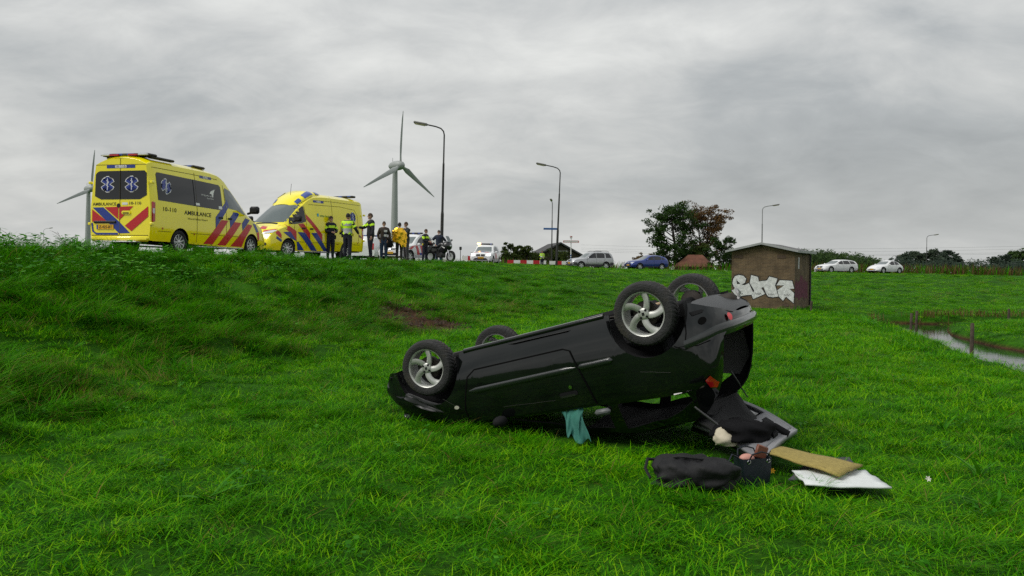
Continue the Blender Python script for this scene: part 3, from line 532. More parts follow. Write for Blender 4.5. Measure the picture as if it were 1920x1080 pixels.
def tree(name, label, loc, h, w, lm, seed, trunk_h=.25, limbs=9, dens=26, leaf=.16, bare=0., group=None, cat='tree', stems=1, cl=.55, up=.6):
    rs = random.Random(seed); root = empty(name, loc); tag(root, label, cat, group); tk = MB(); cr_ = MB()
    for st in range(stems):
        bx, by = (rs.uniform(-.3, .3) * w * .5, rs.uniform(-.3, .3) * w * .4) if stems > 1 else (0, 0); top = Vector((bx * 1.6 + rs.uniform(-.08, .08) * w, by, h * rs.uniform(.86, .97))); base = Vector((bx * .3, by * .3, -.2)); r0 = h * .022
        pts = [base.lerp(top, t) + Vector((rs.uniform(-1, 1), rs.uniform(-1, 1), 0)) * w * .02 for t in [q / 7 for q in range(8)]]; tk.tube(pts, [r0 * (1 - .9 * q / 7) + .01 for q in range(8)], 7)
        for i in range(limbs):
            t = trunk_h + (1 - trunk_h) * (i + rs.random()) / limbs; p = base.lerp(top, min(t, .98)); a = rs.uniform(0, 6.28); prof = math.sin(math.pi * min(1, (t - trunk_h) / (1 - trunk_h) * .80 + .18)) ** .7; ln = w * .5 * prof * rs.uniform(.7, 1.15)
            e = p + Vector((math.cos(a) * ln, math.sin(a) * ln, ln * up * rs.uniform(.3, 1.0))); m1 = p.lerp(e, .5) + Vector((0, 0, ln * .08)); tk.tube([p, m1, e], [r0 * .45 * (1 - t * .6), r0 * .28 * (1 - t * .5), .012], 5)
            for j in range(5):
                q = p.lerp(e, rs.uniform(.35, 1.05)) + Vector((rs.gauss(0, .16), rs.gauss(0, .16), rs.gauss(0, .13))) * w * .32; tk.tube([p.lerp(e, .6), q], [.025, .008], 4)
                if rs.random() > bare: leaves(cr_, q, dens, w * .085 * rs.uniform(.7, 1.4), leaf, rs, cl)
    tk.build('trunk', BARK, root, 50); cr_.build('crown', lm, root, 0)
    return root
def on(px, Y): x = (px - 960) / FPX * Y; return (x, Y, hz(x, Y))
tree('alder_tree', 'dark green broad tree behind the blue crossover', on(1272, 101), 8.4, 7.4, LG, 3, .10, 22, 42, .16, .0, None, stems=2)
tree('autumn_tree', 'brown half-bare autumn tree right of the dark green tree', on(1324, 104), 8.3, 6.0, LBR, 8, .14, 24, 34, .14, .12, None, stems=2, up=1.3)
for i, (px, Y, h, w_, m_, lab) in enumerate(((1352, 92, 4.0, 3.4, LG, 'green bush between the brown tree and the hut'), (1318, 99, 3.2, 3.2, LOL, 'olive bush in front of the brown tree trunk'), (1248, 98, 3.0, 3.2, LG, 'low dark bush at the foot of the green tree'), (965, 96, 3.0, 2.6, LOL, 'taller pointed shrub right of the head-on police car'), (985, 97, 2.9, 2.0, LOL, 'slender shrub beside the farmhouse roof'), (1003, 99, 1.9, 3.0, LOL, 'low shrub in front of the farmhouse gable'), (1048, 100, 1.9, 3.2, LOL, 'bush growing against the farmhouse front'), (950, 92, 1.3, 3.2, LOL, 'low scrub behind the red and white barrier'), (1376, 99, 2.6, 3.4, LG, 'dark bush peeking out behind the hut wall'), (1210, 104, 1.6, 3.0, REED, 'brown dry bush between the silver and blue cars'))):
    tree('bush', lab, on(px, Y), h, w_, m_, 20 + i, .02, 9, 22, .13, 0., 'bushes behind the road', 'bush', stems=3, up=.9)
# far trees in a row: flat crowns with trunks showing
ft = [(1695, 285, 7.6, 6.4), (1712, 288, 8.6, 6.6), (1730, 290, 8.4, 6.2), (1748, 286, 8.8, 6.4), (1764, 290, 8.3, 6.0), (1778, 292, 8.8, 6.4), (1792, 288, 7.0, 5.6), (1869, 300, 7.2, 6.6), (1884, 298, 8.6, 7.2), (1900, 300, 9.2, 7.6), (1916, 296, 9.8, 8.0), (1934, 296, 9.0, 8.0)]
ORD = ['first', 'second', 'third', 'fourth', 'fifth', 'sixth', 'seventh']
for i, (px, Y, h, w_) in enumerate(ft):
    lab = ORD[i] + ' from left in the row of dark flat-topped trees' if i < 7 else ['leftmost', 'second from left', 'third from left', 'rightmost in view', 'cut-off last'][i - 7] + ' tree of the wood at the right edge'
    x = (px - 960) / FPX * Y; tree('far_tree', lab, (x, Y, hz(x, Y)), h + 1.2, w_ * 1.15, LHZ if i < 9 else LFG, 50 + i, .42 if i < 7 else .10, 30, 28, .36, 0., 'far trees at the right', stems=1, cl=.6, up=.35)
tree('far_tree', 'rounded olive tree standing alone between the two far woods', (((1826 - 960) / FPX * 290), 290, hz(167, 290)), 6.4, 8.0, LOL, 71, .1, 10, 18, .32, 0., 'far trees at the right', up=.5); tree('far_tree', 'small brownish tree right of the lone olive tree', (((1848 - 960) / FPX * 292), 292, hz(172, 292)), 3.8, 5.0, LOL, 72, .1, 8, 16, .3, 0., 'far trees at the right', up=.5)
# far wood and scrub masses
mb = MB(); rs = random.Random(11)
for i in range(1000):
    px = rs.uniform(1490, 1676); Y = rs.uniform(235, 300); top = np.interp(px, [1490, 1540, 1580, 1620, 1650, 1676], [8.3, 8.1, 7.4, 6.8, 5.2, 2.2]); x = (px - 960) / FPX * Y; leaves(mb, (x, Y, rs.uniform(.3, 1.0) ** .6 * top * rs.uniform(.86, 1.03)), 18, 1.6, .42, rs, .8)
tag(mb.build('far_wood', LFG, None, 0), 'far green wood behind the white estate car', 'wood', kind='stuff')
mb = MB()
for i in range(900): px = rs.uniform(1660, 1960); Y = rs.uniform(262, 280); x = (px - 960) / FPX * Y; leaves(mb, (x, Y, rs.uniform(.2, 5.9 + .8 * math.sin(px * .09))), 14, 1.7, .34, rs, .8)
tag(mb.build('far_scrub', LHZ, None, 0), 'dark undergrowth under the far trees at right', 'scrub', kind='stuff')
def reeds(name, label, pts, h, n, seed, spread=1.0, m_=None, green=.3):
    r = random.Random(seed); mb = MB()
    for i in range(n):
        t = r.random() * (len(pts) - 1); k = int(t); a, b = pts[k], pts[min(k + 1, len(pts) - 1)]; f = t - k; x = lerp(a[0], b[0], f) + r.gauss(0, spread * .4); y = lerp(a[1], b[1], f) + r.gauss(0, spread * .5); hh = h * r.uniform(.4, 1.1)
        blade(mb, (x, y, hz0(x, y)), r.uniform(0, 6.28), hh, max(.012, .0007 * y), r.uniform(0, .25), r.uniform(0, .5), 1 if r.random() < green else 0, 3)
    return tag(mb.build(name, [m_ or REED, GR_LONG], None, 0), label, 'reeds', kind='stuff')
_hc = {}
def hz0(x, y):
    k = (round(x * 2), round(y * 2))
    if k not in _hc: _hc[k] = hz(k[0] / 2, k[1] / 2)
    return _hc[k]
reeds('roadside_reeds', 'brown reeds along the far side of the road at right', [(30, 92), (45, 98), (62, 104), (90, 114), (130, 130)], 1.5, 5200, 1, 2.2)
reeds('roadside_reeds', 'pale tall grass behind the barriers and parked cars', [(-12, 80), (-4, 84), (2, 84), (12, 86), (24, 90), (32, 94)], 1.15, 2600, 2, 2.0, None, .45)
reeds('ditch_reeds', 'rust-brown reed strip behind the small pasture ditch', [(14.2, 31.4), (17.6, 33.1), (23, 34.6), (32, 37.4), (44, 41)], .36, 1500, 3, .5, None, .12)
reeds('ditch_bank_grass', 'tall grass along the near bank of the ditch', [(8.8, 16), (10.4, 21), (11.8, 26), (13.0, 30.6), (11.6, 34)], .22, 700, 4, .8, GR_LONG, .7)
# ---------------------------------------------------------------- vehicle kit
def pchip(xs, ys):
    xs = np.asarray(xs, float); ys = np.asarray(ys, float); h = np.diff(xs); dl = np.diff(ys) / h; d = np.zeros(len(xs))
    for i in range(1, len(xs) - 1):
        if dl[i - 1] * dl[i] > 0:
            w1, w2 = 2 * h[i] + h[i - 1], h[i] + 2 * h[i - 1]; d[i] = (w1 + w2) / (w1 / dl[i - 1] + w2 / dl[i])
    d[0], d[-1] = dl[0], dl[-1]
    def f(x):
        x = min(max(x, xs[0]), xs[-1]); i = min(int(np.searchsorted(xs, x, 'right')) - 1, len(xs) - 2); t = (x - xs[i]) / h[i]
        return (1 + 2 * t) * (1 - t) ** 2 * ys[i] + t * (1 - t) ** 2 * h[i] * d[i] + t * t * (3 - 2 * t) * ys[i + 1] + t * t * (t - 1) * h[i] * d[i + 1]
    return f
class Shell:
    """car or van body as a lofted surface; rows: x, z_bottom, z_belt, z_roof_edge, z_roof, half widths at waist, belt and roof edge"""
    def __init__(s, rows, arches=(), low=.93, um=.45, crown=2.6, bulge=.012):
        T = list(zip(*sorted(rows))); s.fs = [pchip(T[0], c) for c in T[1:]]; s.x0, s.x1 = T[0][0], T[0][-1]; s.arches = arches; s.low = low; s.um = um; s.cr = crown; s.bg = bulge
    def par(s, x): return [f(x) for f in s.fs]
    def zbot(s, x):
        z = s.fs[0](x)
        for ax, az, r in s.arches:
            if abs(x - ax) < r: z = max(z, az + math.sqrt(r * r - (x - ax) ** 2))
        return z
    def y(s, x, z):
        zb, zt, ze, zr, W, Wb, Wr = s.par(x)
        if z <= zt:
            u = (z - zb) / max(zt - zb, .01); u = max(u, -.2)
            return W - W * (1 - s.low) * ((s.um - u) / s.um) ** 2 if u < s.um else W - (W - Wb) * ((u - s.um) / (1 - s.um)) ** 2
        if z <= ze:
            t = (z - zt) / max(ze - zt, .001); return lerp(Wb, Wr, t) + s.bg * math.sin(math.pi * t)
        if z >= zr: return 0.
        return Wr * (1 - (z - ze) / (zr - ze)) ** (1 / s.cr)
    def ztop(s, x, y):
        zb, zt, ze, zr, W, Wb, Wr = s.par(x); a = abs(y)
        if a <= Wr: return ze + (zr - ze) * (1 - (a / Wr) ** s.cr)
        return lerp(zt, ze, min(1, max(0, (Wb - a) / max(Wb - Wr, .001))))
    def inside(s, x, y, z):
        if x < s.x0 or x > s.x1: return False
        return s.fs[0](x) - .05 <= z <= s.fs[3](x) and abs(y) <= s.y(x, z)
    def xface(s, y, z, front):
        a, b = (s.x1 + .02, (s.x0 + s.x1) / 2) if front else (s.x0 - .02, (s.x0 + s.x1) / 2); last = a; n = 80
        for k in range(n + 1):
            x = lerp(a, b, k / n)
            if s.inside(x, y, z): break
            last = x
        hi = x
        for _ in range(14):
            m = (last + hi) / 2
            if s.inside(m, y, z): hi = m
            else: last = m
        return hi
    def stations(s, n=46):
        X = set(np.linspace(s.x0, s.x1, n).round(4).tolist())
        for ax, az, r in s.arches:
            h = math.sqrt(max(r * r - max(s.fs[0](ax) - az, -r + .01) ** 2, .01)) if s.fs[0](ax) > az - r else r
            X = {x for x in X if not (abs(x - ax) < r + .02)} | {round(ax + r * math.cos(k * math.pi / 14), 4) for k in range(15)} | {round(ax + e * (r + .015), 4) for e in (-1, 1)}
        return sorted(X)
    def section(s, x, nl=7, ng=4):
        zb, zt, ze, zr, W, Wb, Wr = s.par(x); b = min(s.zbot(x), zt - .01)
        P = [(s.y(x, lerp(b, zt, k / nl)), lerp(b, zt, k / nl)) for k in range(nl + 1)] + [(s.y(x, lerp(zt, ze, k / ng)), lerp(zt, ze, k / ng)) for k in range(1, ng + 1)]
        return P + [(Wr * f, ze + (zr - ze) * (1 - f ** s.cr)) for f in (.97, .9, .78, .6, .35, 0.)]
    def mesh(s, n=46):
        mb = MB(); rings = []
        for x in s.stations(n):
            P = s.section(x); rings.append([(x, y, z) for y, z in P] + [(x, -y, z) for y, z in reversed(P[:-1])])
        mb.loft(rings, 0, False, False); m = len(rings[0])
        for e in (0, len(rings) - 1):
            mb.f += [(e * m + i, e * m + i + 1, e * m + m - 2 - i, e * m + m - 1 - i) for i in range(m // 2)]; mb.m += [0] * (m // 2)
        return mb
def flat_geo(polys):
    bm = bmesh.new()
    for p in polys:
        if isinstance(p, tuple) and len(p) == 2 and isinstance(p[1], list) and p[1] and isinstance(p[1][0], (tuple, list)) and len(p[1][0]) >= 3 and isinstance(p[1][0][0], int):
            vs = [bm.verts.new((u, v, 0)) for u, v in p[0]]
            for f in p[1]:
                try: bm.faces.new([vs[i] for i in f])
                except ValueError: pass
        else: bm.faces.new([bm.verts.new((u, v, 0)) for u, v in p])
    bmesh.ops.triangulate(bm, faces=bm.faces[:])
    return bm
def decal(name, polys, m, parent, fn, step=.12):
    """flat pieces (2D polygons) laid onto a curved surface: fn(u, v) -> point; each piece an object of its own"""
    if len(polys) > 1:
        os_ = [decal(name, [p], m, parent, fn, step) for p in polys]; return os_[0]
    bm = flat_geo(polys); us = [v.co.x for v in bm.verts]; vs_ = [v.co.y for v in bm.verts]
    for ax, c in ((0, us), (1, vs_)):
        k = math.floor(min(c) / step) + 1
        while k * step < max(c):
            pc = [0, 0, 0]; pc[ax] = k * step; pn = [0, 0, 0]; pn[ax] = 1
            bmesh.ops.bisect_plane(bm, geom=bm.verts[:] + bm.edges[:] + bm.faces[:], plane_co=pc, plane_no=pn); k += 1
    bmesh.ops.remove_doubles(bm, verts=bm.verts[:], dist=.0004)
    for v in bm.verts: v.co = fn(v.co.x, v.co.y)
    me = bpy.data.meshes.new(name); bm.to_mesh(me); bm.free(); me.materials.append(m); me.shade_smooth()
    o = bpy.data.objects.new(name, me); COL.objects.link(o); o.parent = parent
    return o
def on_side(sh, sg, off=.006): return lambda u, v: Vector((u, sg * (sh.y(u, v) + off), v))
def on_rear(sh, off=.006): return lambda u, v: Vector((sh.xface(u, v, False) - off, u, v))
def on_front(sh, off=.006): return lambda u, v: Vector((sh.xface(u, v, True) + off, u, v))
def on_top(sh, off=.006): return lambda u, v: Vector((u, v, sh.ztop(u, v) + off))
def rect(u0, v0, u1, v1): return [(u0, v0), (u1, v0), (u1, v1), (u0, v1)]
def rrect(u0, v0, u1, v1, r=.05, n=3):
    P = []
    for cx, cy, a0 in ((u1 - r, v1 - r, 0), (u0 + r, v1 - r, 90), (u0 + r, v0 + r, 180), (u1 - r, v0 + r, 270)):
        P += [(cx + r * math.cos(R(a0 + 90 * k / n)), cy + r * math.sin(R(a0 + 90 * k / n))) for k in range(n + 1)]
    return P
def disc(cx, cy, r, n=14, ry=None): return [(cx + r * math.cos(k * 2 * math.pi / n), cy + (ry or r) * math.sin(k * 2 * math.pi / n)) for k in range(n)]
def line2(P, w):
    """a thin ribbon along a 2D path"""
    P = [Vector(p) for p in P]; A = []; B = []
    for i, p in enumerate(P):
        d = (P[min(i + 1, len(P) - 1)] - P[max(i - 1, 0)]).normalized(); n = Vector((-d.y, d.x)) * w / 2; A.append(tuple(p + n)); B.append(tuple(p - n))
    return A + B[::-1]
def star(cx, cy, r, w=.24):
    P = []
    for k in range(6):
        a = R(90 + 60 * k); d = Vector((math.cos(a), math.sin(a))); n = Vector((-d.y, d.x)); e = R(90 + 60 * k + 30); ir = w * r / math.sin(R(30))
        P += [tuple(d * r - n * w * r), tuple(d * r + n * w * r), (ir * math.cos(e), ir * math.sin(e))]
    return [(cx + x, cy + y) for x, y in P]
_tc = {}
def text(s, u, v, h, w=None, flip=1, bold=.02, skew=0.):
    """lettering as 2D triangles, centred on (u, v), cap height h, total width w; flip -1 mirrors u"""
    key = (s, bold)
    if key not in _tc:
        c = bpy.data.curves.new('lettering', 'FONT'); c.body = s; c.align_x = 'CENTER'; c.offset = bold; c.resolution_u = 2; c.fill_mode = 'FRONT'
        o = bpy.data.objects.new('lettering', c); COL.objects.link(o); dg = bpy.context.evaluated_depsgraph_get(); dg.update(); me = bpy.data.meshes.new_from_object(o.evaluated_get(dg))
        V = [tuple(x.co[:2]) for x in me.vertices]; F = [list(p.vertices) for p in me.polygons]; bpy.data.objects.remove(o); bpy.data.meshes.remove(me); bpy.data.curves.remove(c)
        _tc[key] = (V, F)
    V, F = _tc[key]; x0, x1 = min(p[0] for p in V), max(p[0] for p in V); y0, y1 = min(p[1] for p in V), max(p[1] for p in V)
    sy = h / (y1 - y0); sx = (w / (x1 - x0)) if w else sy
    return ([(u + flip * ((p[0] - (x0 + x1) / 2) * sx + skew * (p[1] - y0) * sy), v + (p[1] - (y0 + y1) / 2) * sy) for p in V], F)
RUB = mat('tyre_rubber', (.014, .014, .015), .85, spec=.3, noise=(20., .3)); BLK = mat('black_plastic', (.012, .012, .013), .55, spec=.35); ALU = mat('alloy', (.52, .53, .53), .32, metal=.85, noise=(8., .12))
DARK = mat('wheel_well', (.006, .006, .006), .95, spec=.1); GLS = mat('car_glass', (.10, .125, .125), .04, spec=.9); GLD = mat('tinted_glass', (.010, .011, .013), .05, spec=.6); PLT = mat('plate_yellow', (.75, .42, .01), .5); LMP = mat('headlamp', (.62, .64, .66), .12, spec=.8); RED = mat('tail_lamp', (.42, .006, .008), .15, spec=.7, coat=.4); WHT = mat('white_film', (.78, .78, .76), .4); CHR = mat('chrome', (.6, .6, .6), .12, metal=1.)
TXB = mat('lettering_black', (.012, .012, .014), .5); PLB = mat('plate_blue', (.01, .05, .35), .5)
def wheel(parent, loc, r, w, sg, spokes=5, rimc=ALU, steer=0.):
    """tyre with its rim as a sub-part; sg: +1 faces +y"""
    T = Matrix.Rotation(R(-90 * sg), 4, 'X'); a = MB()
    a.lathe([(r * .66, w * .40), (r * .80, w * .5), (r * .93, w * .46), (r * .99, w * .36), (r, w * .2), (r, -w * .2), (r * .99, -w * .36), (r * .93, -w * .46), (r * .66, -w * .45)], 28, 0, T)
    o = a.build('wheel', RUB, parent, 40, loc, steer); b = MB(); rr = r * .66
    b.lathe([(rr, w * .40), (rr * .97, w * .43), (rr * .92, w * .40), (rr * .90, -w * .2), (rr * .3, -w * .25), (.001, -w * .25)], 28, 0, T)
    for k in range(spokes):
        an = 2 * math.pi * k / spokes + .3; M = T @ Matrix.Rotation(an, 4, 'Z'); hw = rr * (.26 if spokes < 8 else .10)
        b.add([M @ Vector(p) for p in ((rr * .1, -hw * .9, w * .36), (rr * .1, hw * .9, w * .36), (rr * .93, hw * .75, w * .38), (rr * .93, -hw * .75, w * .38), (rr * .1, -hw, w * .2), (rr * .1, hw, w * .2), (rr * .93, hw, w * .25), (rr * .93, -hw, w * .25))], [(0, 3, 2, 1), (0, 1, 5, 4), (1, 2, 6, 5), (3, 0, 4, 7)], 0)
    b.lathe([(rr * .24, w * .3), (rr * .24, w * .38), (rr * .15, w * .41), (.001, w * .41)], 14, 0, T)
    b.build('rim', rimc, o, 40)
    return o
def car_base(name, label, cat, loc, yaw, rows, paint, wb, wr, group=None, low=.93, ww=.2, spokes=5, arch=.05, steer=0., track=None, zoff=0.):
    root = empty(name, loc, yaw); tag(root, label, cat, group)
    W = max(r[5] for r in rows); sh = Shell(rows, [(0, wr, wr + arch), (wb, wr, wr + arch)], low=low); sh.W = W
    sh.mesh().build('body', paint, root, 30, fix=True)
    u = MB(); x0, x1 = sh.x0 + .12, sh.x1 - .15; zb = sh.fs[0](wb / 2)
    u.box(((x0 + x1) / 2, 0, zb + .14), (x1 - x0, 2 * W - .62, .2)); u.box((wb / 2, 0, zb + .10), (wb - 2 * (wr + arch) - .06, 2 * W - .2, .14)); u.build('underbody', DARK, root, 0)
    tw = track or (W - .02)
    for i, ax in enumerate((0, wb)):
        for sg in (1, -1):
            k = MB(); T = Matrix.Translation((ax, sg * (W - .30), wr)) @ Matrix.Rotation(R(-90 * sg), 4, 'X'); k.lathe([(.01, 0), (wr + arch + .01, 0), (wr + arch + .01, .26)], 24, 0, T); k.build('wheel_well', DARK, root, 40)
            wheel(root, (ax, sg * (tw - ww / 2), wr), wr, ww, sg, spokes, steer=steer if i else 0.)
    return root, sh
def mirror(root, x, y, z, m, sg, big=1.):
    k = MB(); k.box((x, y + sg * .13 * big, z + .05 * big), (.09 * big, .19 * big, .14 * big), 0, None, .03 * big); k.tube([(x, y - sg * .03, z - .03), (x, y + sg * .08, z)], .022 * big, 6); k.build('wing_mirror', m, root, 40)
def plate(root, sh, y, z, txt, front, w=.52, h=.115, off=.03):
    fn = on_front(sh, off) if front else on_rear(sh, off); fl = 1 if front else -1; x = fn(y, z).x; sgn = 1 if front else -1
    k = MB(); k.box((x - sgn * .012, y, z), (.024, w, h), 0); p = k.build('number_plate', PLT, root, 0); e = lambda u, v: Vector((x + sgn * .004, u, v))
    decal('lettering', [text(txt, y + fl * .02, z, h * .62, w * .78, fl, .01)], TXB, p, e, 1.)
    decal('country_strip', [rect(y - fl * w * .5, z - h * .48, y - fl * w * .42, z + h * .48)], PLB, p, e, 1.)
    return p
# ---------------------------------------------------------------- ambulances
YEL = mat('ambulance_yellow', (.94, .82, .0), .16, spec=.5, coat=.8, noise=(1.5, .04), dirt=((.45, .37, .05), .15, 1.6)); LRED = mat('livery_red', (.52, .006, .012), .35, coat=.3); LBLU = mat('livery_blue', (.012, .035, .26), .35, coat=.3); BLUL = mat('blue_lens', (.02, .06, .30), .1, spec=.8, coat=.5)
SEAM = mat('panel_seam', (.10, .08, .005), .8); STEEL = mat('step_steel', (.45, .45, .46), .4, metal=.7)
VAN = [(-1.24, .36, 1.25, 2.42, 2.60, .955, .955, .80), (-1.17, .34, 1.3, 2.48, 2.67, .985, .98, .83), (-.8, .34, 1.3, 2.50, 2.69, .99, .985, .835), (1.0, .3, 1.3, 2.50, 2.69, .99, .985, .835), (1.9, .28, 1.3, 2.46, 2.65, .99, .985, .82), (2.25, .27, 1.3, 2.35, 2.54, .99, .985, .80), (2.7, .26, 1.29, 2.06, 2.26, .99, .98, .78), (3.2, .26, 1.27, 1.72, 1.92, .985, .97, .77), (3.6, .26, 1.22, 1.42, 1.54, .98, .95, .77), (3.85, .26, 1.15, 1.22, 1.30, .975, .92, .78), (4.2, .26, 1.02, 1.08, 1.17, .965, .9, .76), (4.5, .25, .86, .92, 1.0, .92, .85, .7), (4.63, .25, .66, .72, .80, .86, .80, .64), (4.70, .27, .46, .50, .56, .74, .70, .55)]
def star_on(root, fn, u, v, r, flip=1, part='star_emblem'):
    s = decal(part, [star(u, v, r, .20)], WHT, root, lambda a, b: fn(a, b), .12)
    f2 = lambda a, b: fn(a, b); o2 = fn.out
    decal('star_blue', [star(u, v, r * .90, .14)], LBLU, s, fn.lift(.004), .12)
    decal('serpent_staff', [line2([(u, v - r * .7), (u, v + r * .7)], r * .09), line2([(u + flip * r * x, v + r * y) for x, y in ((-.16, .45), (.14, .34), (.18, .2), (-.14, .02), (-.15, -.12), (.13, -.28), (.0, -.45))], r * .07)], WHT, s, fn.lift(.008), .12)
class Fn:
    def __init__(s, mk, *a): s.mk = mk; s.a = a; s.f = mk(*a, .006); s.out = None
    def __call__(s, u, v): return s.f(u, v)
    def lift(s, d): return s.mk(*s.a, .006 + d)
def van(name, label, loc, yaw, steer=0.):
    root, sh = car_base(name, label, 'ambulance', loc, yaw, VAN, YEL, 3.665, .345, 'ambulances parked on the dyke road', .96, .22, 9, .06, steer)
    wn = Fn(on_front, sh)
    decal('windscreen', [[(-.80, 1.36), (.80, 1.36), (.70, 2.06), (.4, 2.12), (-.4, 2.12), (-.70, 2.06)]], GLS, root, wn)
    for sg in (1, -1):
        f = Fn(on_side, sh, sg)
        w_ = decal('door_window', [[(2.64, 1.44), (2.88, 1.37), (3.30, 1.30), (3.58, 1.30), (3.42, 1.58), (3.10, 1.92), (2.84, 2.10), (2.70, 2.10), (2.64, 2.02)]] if sg > 0 else [[(2.22, 1.5), (2.83, 1.46), (3.22, 1.36), (3.36, 1.36), (3.16, 1.66), (2.84, 1.94), (2.66, 2.06), (2.3, 2.12), (2.22, 2.08)]], GLS if sg < 0 else GLD, root, f)
        xb = 2.6 if sg > 0 else 2.18
        decal('seam', [line2([(xb, 2.2), (xb + .02, 1.5), (xb + .04, .9), (xb + .03, .36)], .014), line2([(3.32, 1.28), (3.36, .9), (3.2, .6)], .012), line2([(.75 if sg < 0 else .95, 2.55), (.75 if sg < 0 else .95, .36)], .014), line2([(-1.1, 2.36), (.6, 2.36), (1.9, 2.34)], .014), line2([(-.95, .62), (-.42, .62)], .012), line2([(.45, .62), (3.2, .62)], .012)], SEAM, root, f)
        mirror(root, 3.42, sg * .99, 1.42, BLK, sg, 1.75)
        k = decal('door_handle', [rrect(xb + .1, 1.13, xb + .32, 1.19, .025), rrect(xb - .38, 1.13, xb - .16, 1.19, .025)], BLK, root, Fn(on_side, sh, sg).lift(.012))
        decal('marker_lamp', [disc(x, z, .028) for x, z in ((-.78, .70), (.62, .60), (2.3, .55))], RED, root, f.lift(.006))
        k = MB(); k.box((1.9, sg * .97, .24), (2.4, .12, .05), 0, None, .02); k.build('side_step', STEEL, root, 0)
        decal('headlight', [[(sg * .50, .86), (sg * .86, .92), (sg * .90, 1.02), (sg * .80, 1.03), (sg * .52, .95)]], LMP, root, Fn(on_front, sh).lift(.01))
        b = MB(); b.box((-1.13, sg * .965, 1.13), (.14, .05, .56), 0, None, .03); lamp = b.build('tail_light', RED, root, 40)
        c = MB(); c.box((-1.145, sg * .985, 1.16), (.07, .02, .14), 0); c.build('reversing_lamp', LMP, lamp, 0)
        for zz_ in (.80, 1.93):
            h = MB(); h.box((-1.22, sg * .985, zz_), (.10, .09, .075), 0, None, .015); h.build('door_hinge', YEL, root, 0)
    b = MB(); b.box((-1.23, 0, .40), (.12, 1.86, .16), 0, None, .05); bu = b.build('rear_bumper', YEL, root, 40)
    b = MB(); b.box((-1.30, 0, .31), (.22, 1.3, .04), 0, None, .015); b.build('rear_step', STEEL, bu, 0)
    decal('grille', [rrect(-.45, .60, .45, .88, .06)], BLK, root, Fn(on_front, sh).lift(.004))
    decal('lower_grille', [rrect(-.6, .34, .6, .46, .04), disc(.72, .48, .06), disc(-.72, .48, .06)], BLK, root, Fn(on_front, sh).lift(.004))
    decal('bonnet_vent', [rrect(3.78, -.55, 3.86, .55, .03)], BLK, root, Fn(on_top, sh))
    return root, sh
a1, s1 = van('ambulance', 'yellow ambulance seen from behind with dark windows and red-blue striped rear doors', (-10.43, 23.07, 1.865), 1.327)
sd1 = Fn(on_side, s1, -1); re1 = Fn(on_rear, s1)
g = decal('side_window', [[(-.95, 1.47), (.66, 1.43), (2.03, 1.40), (2.02, 2.12), (1.93, 2.18), (.6, 2.21), (-.92, 2.24), (-.97, 2.18)]], GLD, a1, sd1)
decal('window_joint', [line2([(.64, 2.2), (.66, 1.44)], .02)], DARK, g, sd1.lift(.004)); star_on(a1, Fn(lambda sh, sg, o: on_side(sh, sg, o + .005), s1, -1), -.58, 1.88, .22)
lg = decal('region_logo', [[(1.40, 1.86), (1.46, 1.93), (1.70, 2.02), (1.62, 1.90), (1.56, 1.74), (1.50, 1.86)], text('Veiligheidsregio', 1.26, 1.79, .06, .56, 1, .0), text('Noord-Holland', 1.42, 1.71, .04, .34, 1, .0)], WHT, a1, sd1.lift(.004))
decal('maker_label', [rect(.70, 1.46, .88, 1.53), rect(1.82, 1.43, 2.0, 1.52)], WHT, a1, sd1.lift(.004))
decal('lettering', [text('AMBULANCE', .79, 1.21, .125, 1.28, 1, .012), text('10-110', -.475, 1.24, .12, .56, 1, .012), text('Noord-Holland Noord', .78, 1.045, .055, .92, 1, .0)], TXB, a1, sd1)
decal('stripe', [[(2.30, 1.75), (2.34, 1.72), (2.38, 1.55), (1.66, .84), (1.64, 1.16)], [(2.62, 1.39), (2.90, 1.38), (2.92, 1.33), (2.42, .87), (2.38, 1.18)], [(3.27, 1.24), (3.56, 1.20), (3.10, .82), (3.07, 1.06)], [(3.75, 1.1), (3.95, 1.08), (4.1, .84), (3.95, .8)]], LBLU, a1, sd1)
decal('stripe', [[(1.95, 1.10), (2.31, 1.10), (1.54, .33), (1.09, .34)], [(2.64, 1.08), (3.03, 1.07), (2.22, .32), (1.79, .32)], [(3.41, 1.05), (3.70, 1.03), (3.24, .56), (3.1, .30), (2.48, .31)], [(3.96, .79), (4.11, .83), (4.12, .6), (4.05, .5)]], LRED, a1, sd1.lift(.003))
TAGB = LBLU
def number_tag(root, fn, u0, v0, u1, v1, txt, fl):
    t = decal('number_tag', [rrect(u0, v0, u1, v1, .015)], TAGB, root, fn); c = (u0 + u1) / 2; w_ = abs(u1 - u0)
    decal('tag_plate', [rect(c - w_ * .2, v0 + .008, c + w_ * .2, v1 - .008)], WHT, t, fn.lift(.003)); decal('lettering', [text(txt, c, (v0 + v1) / 2, (v1 - v0) * .6, w_ * .34, fl, .01)], TXB, t, fn.lift(.006))
number_tag(a1, sd1, .99, 2.295, 1.58, 2.375, '10-110', 1)
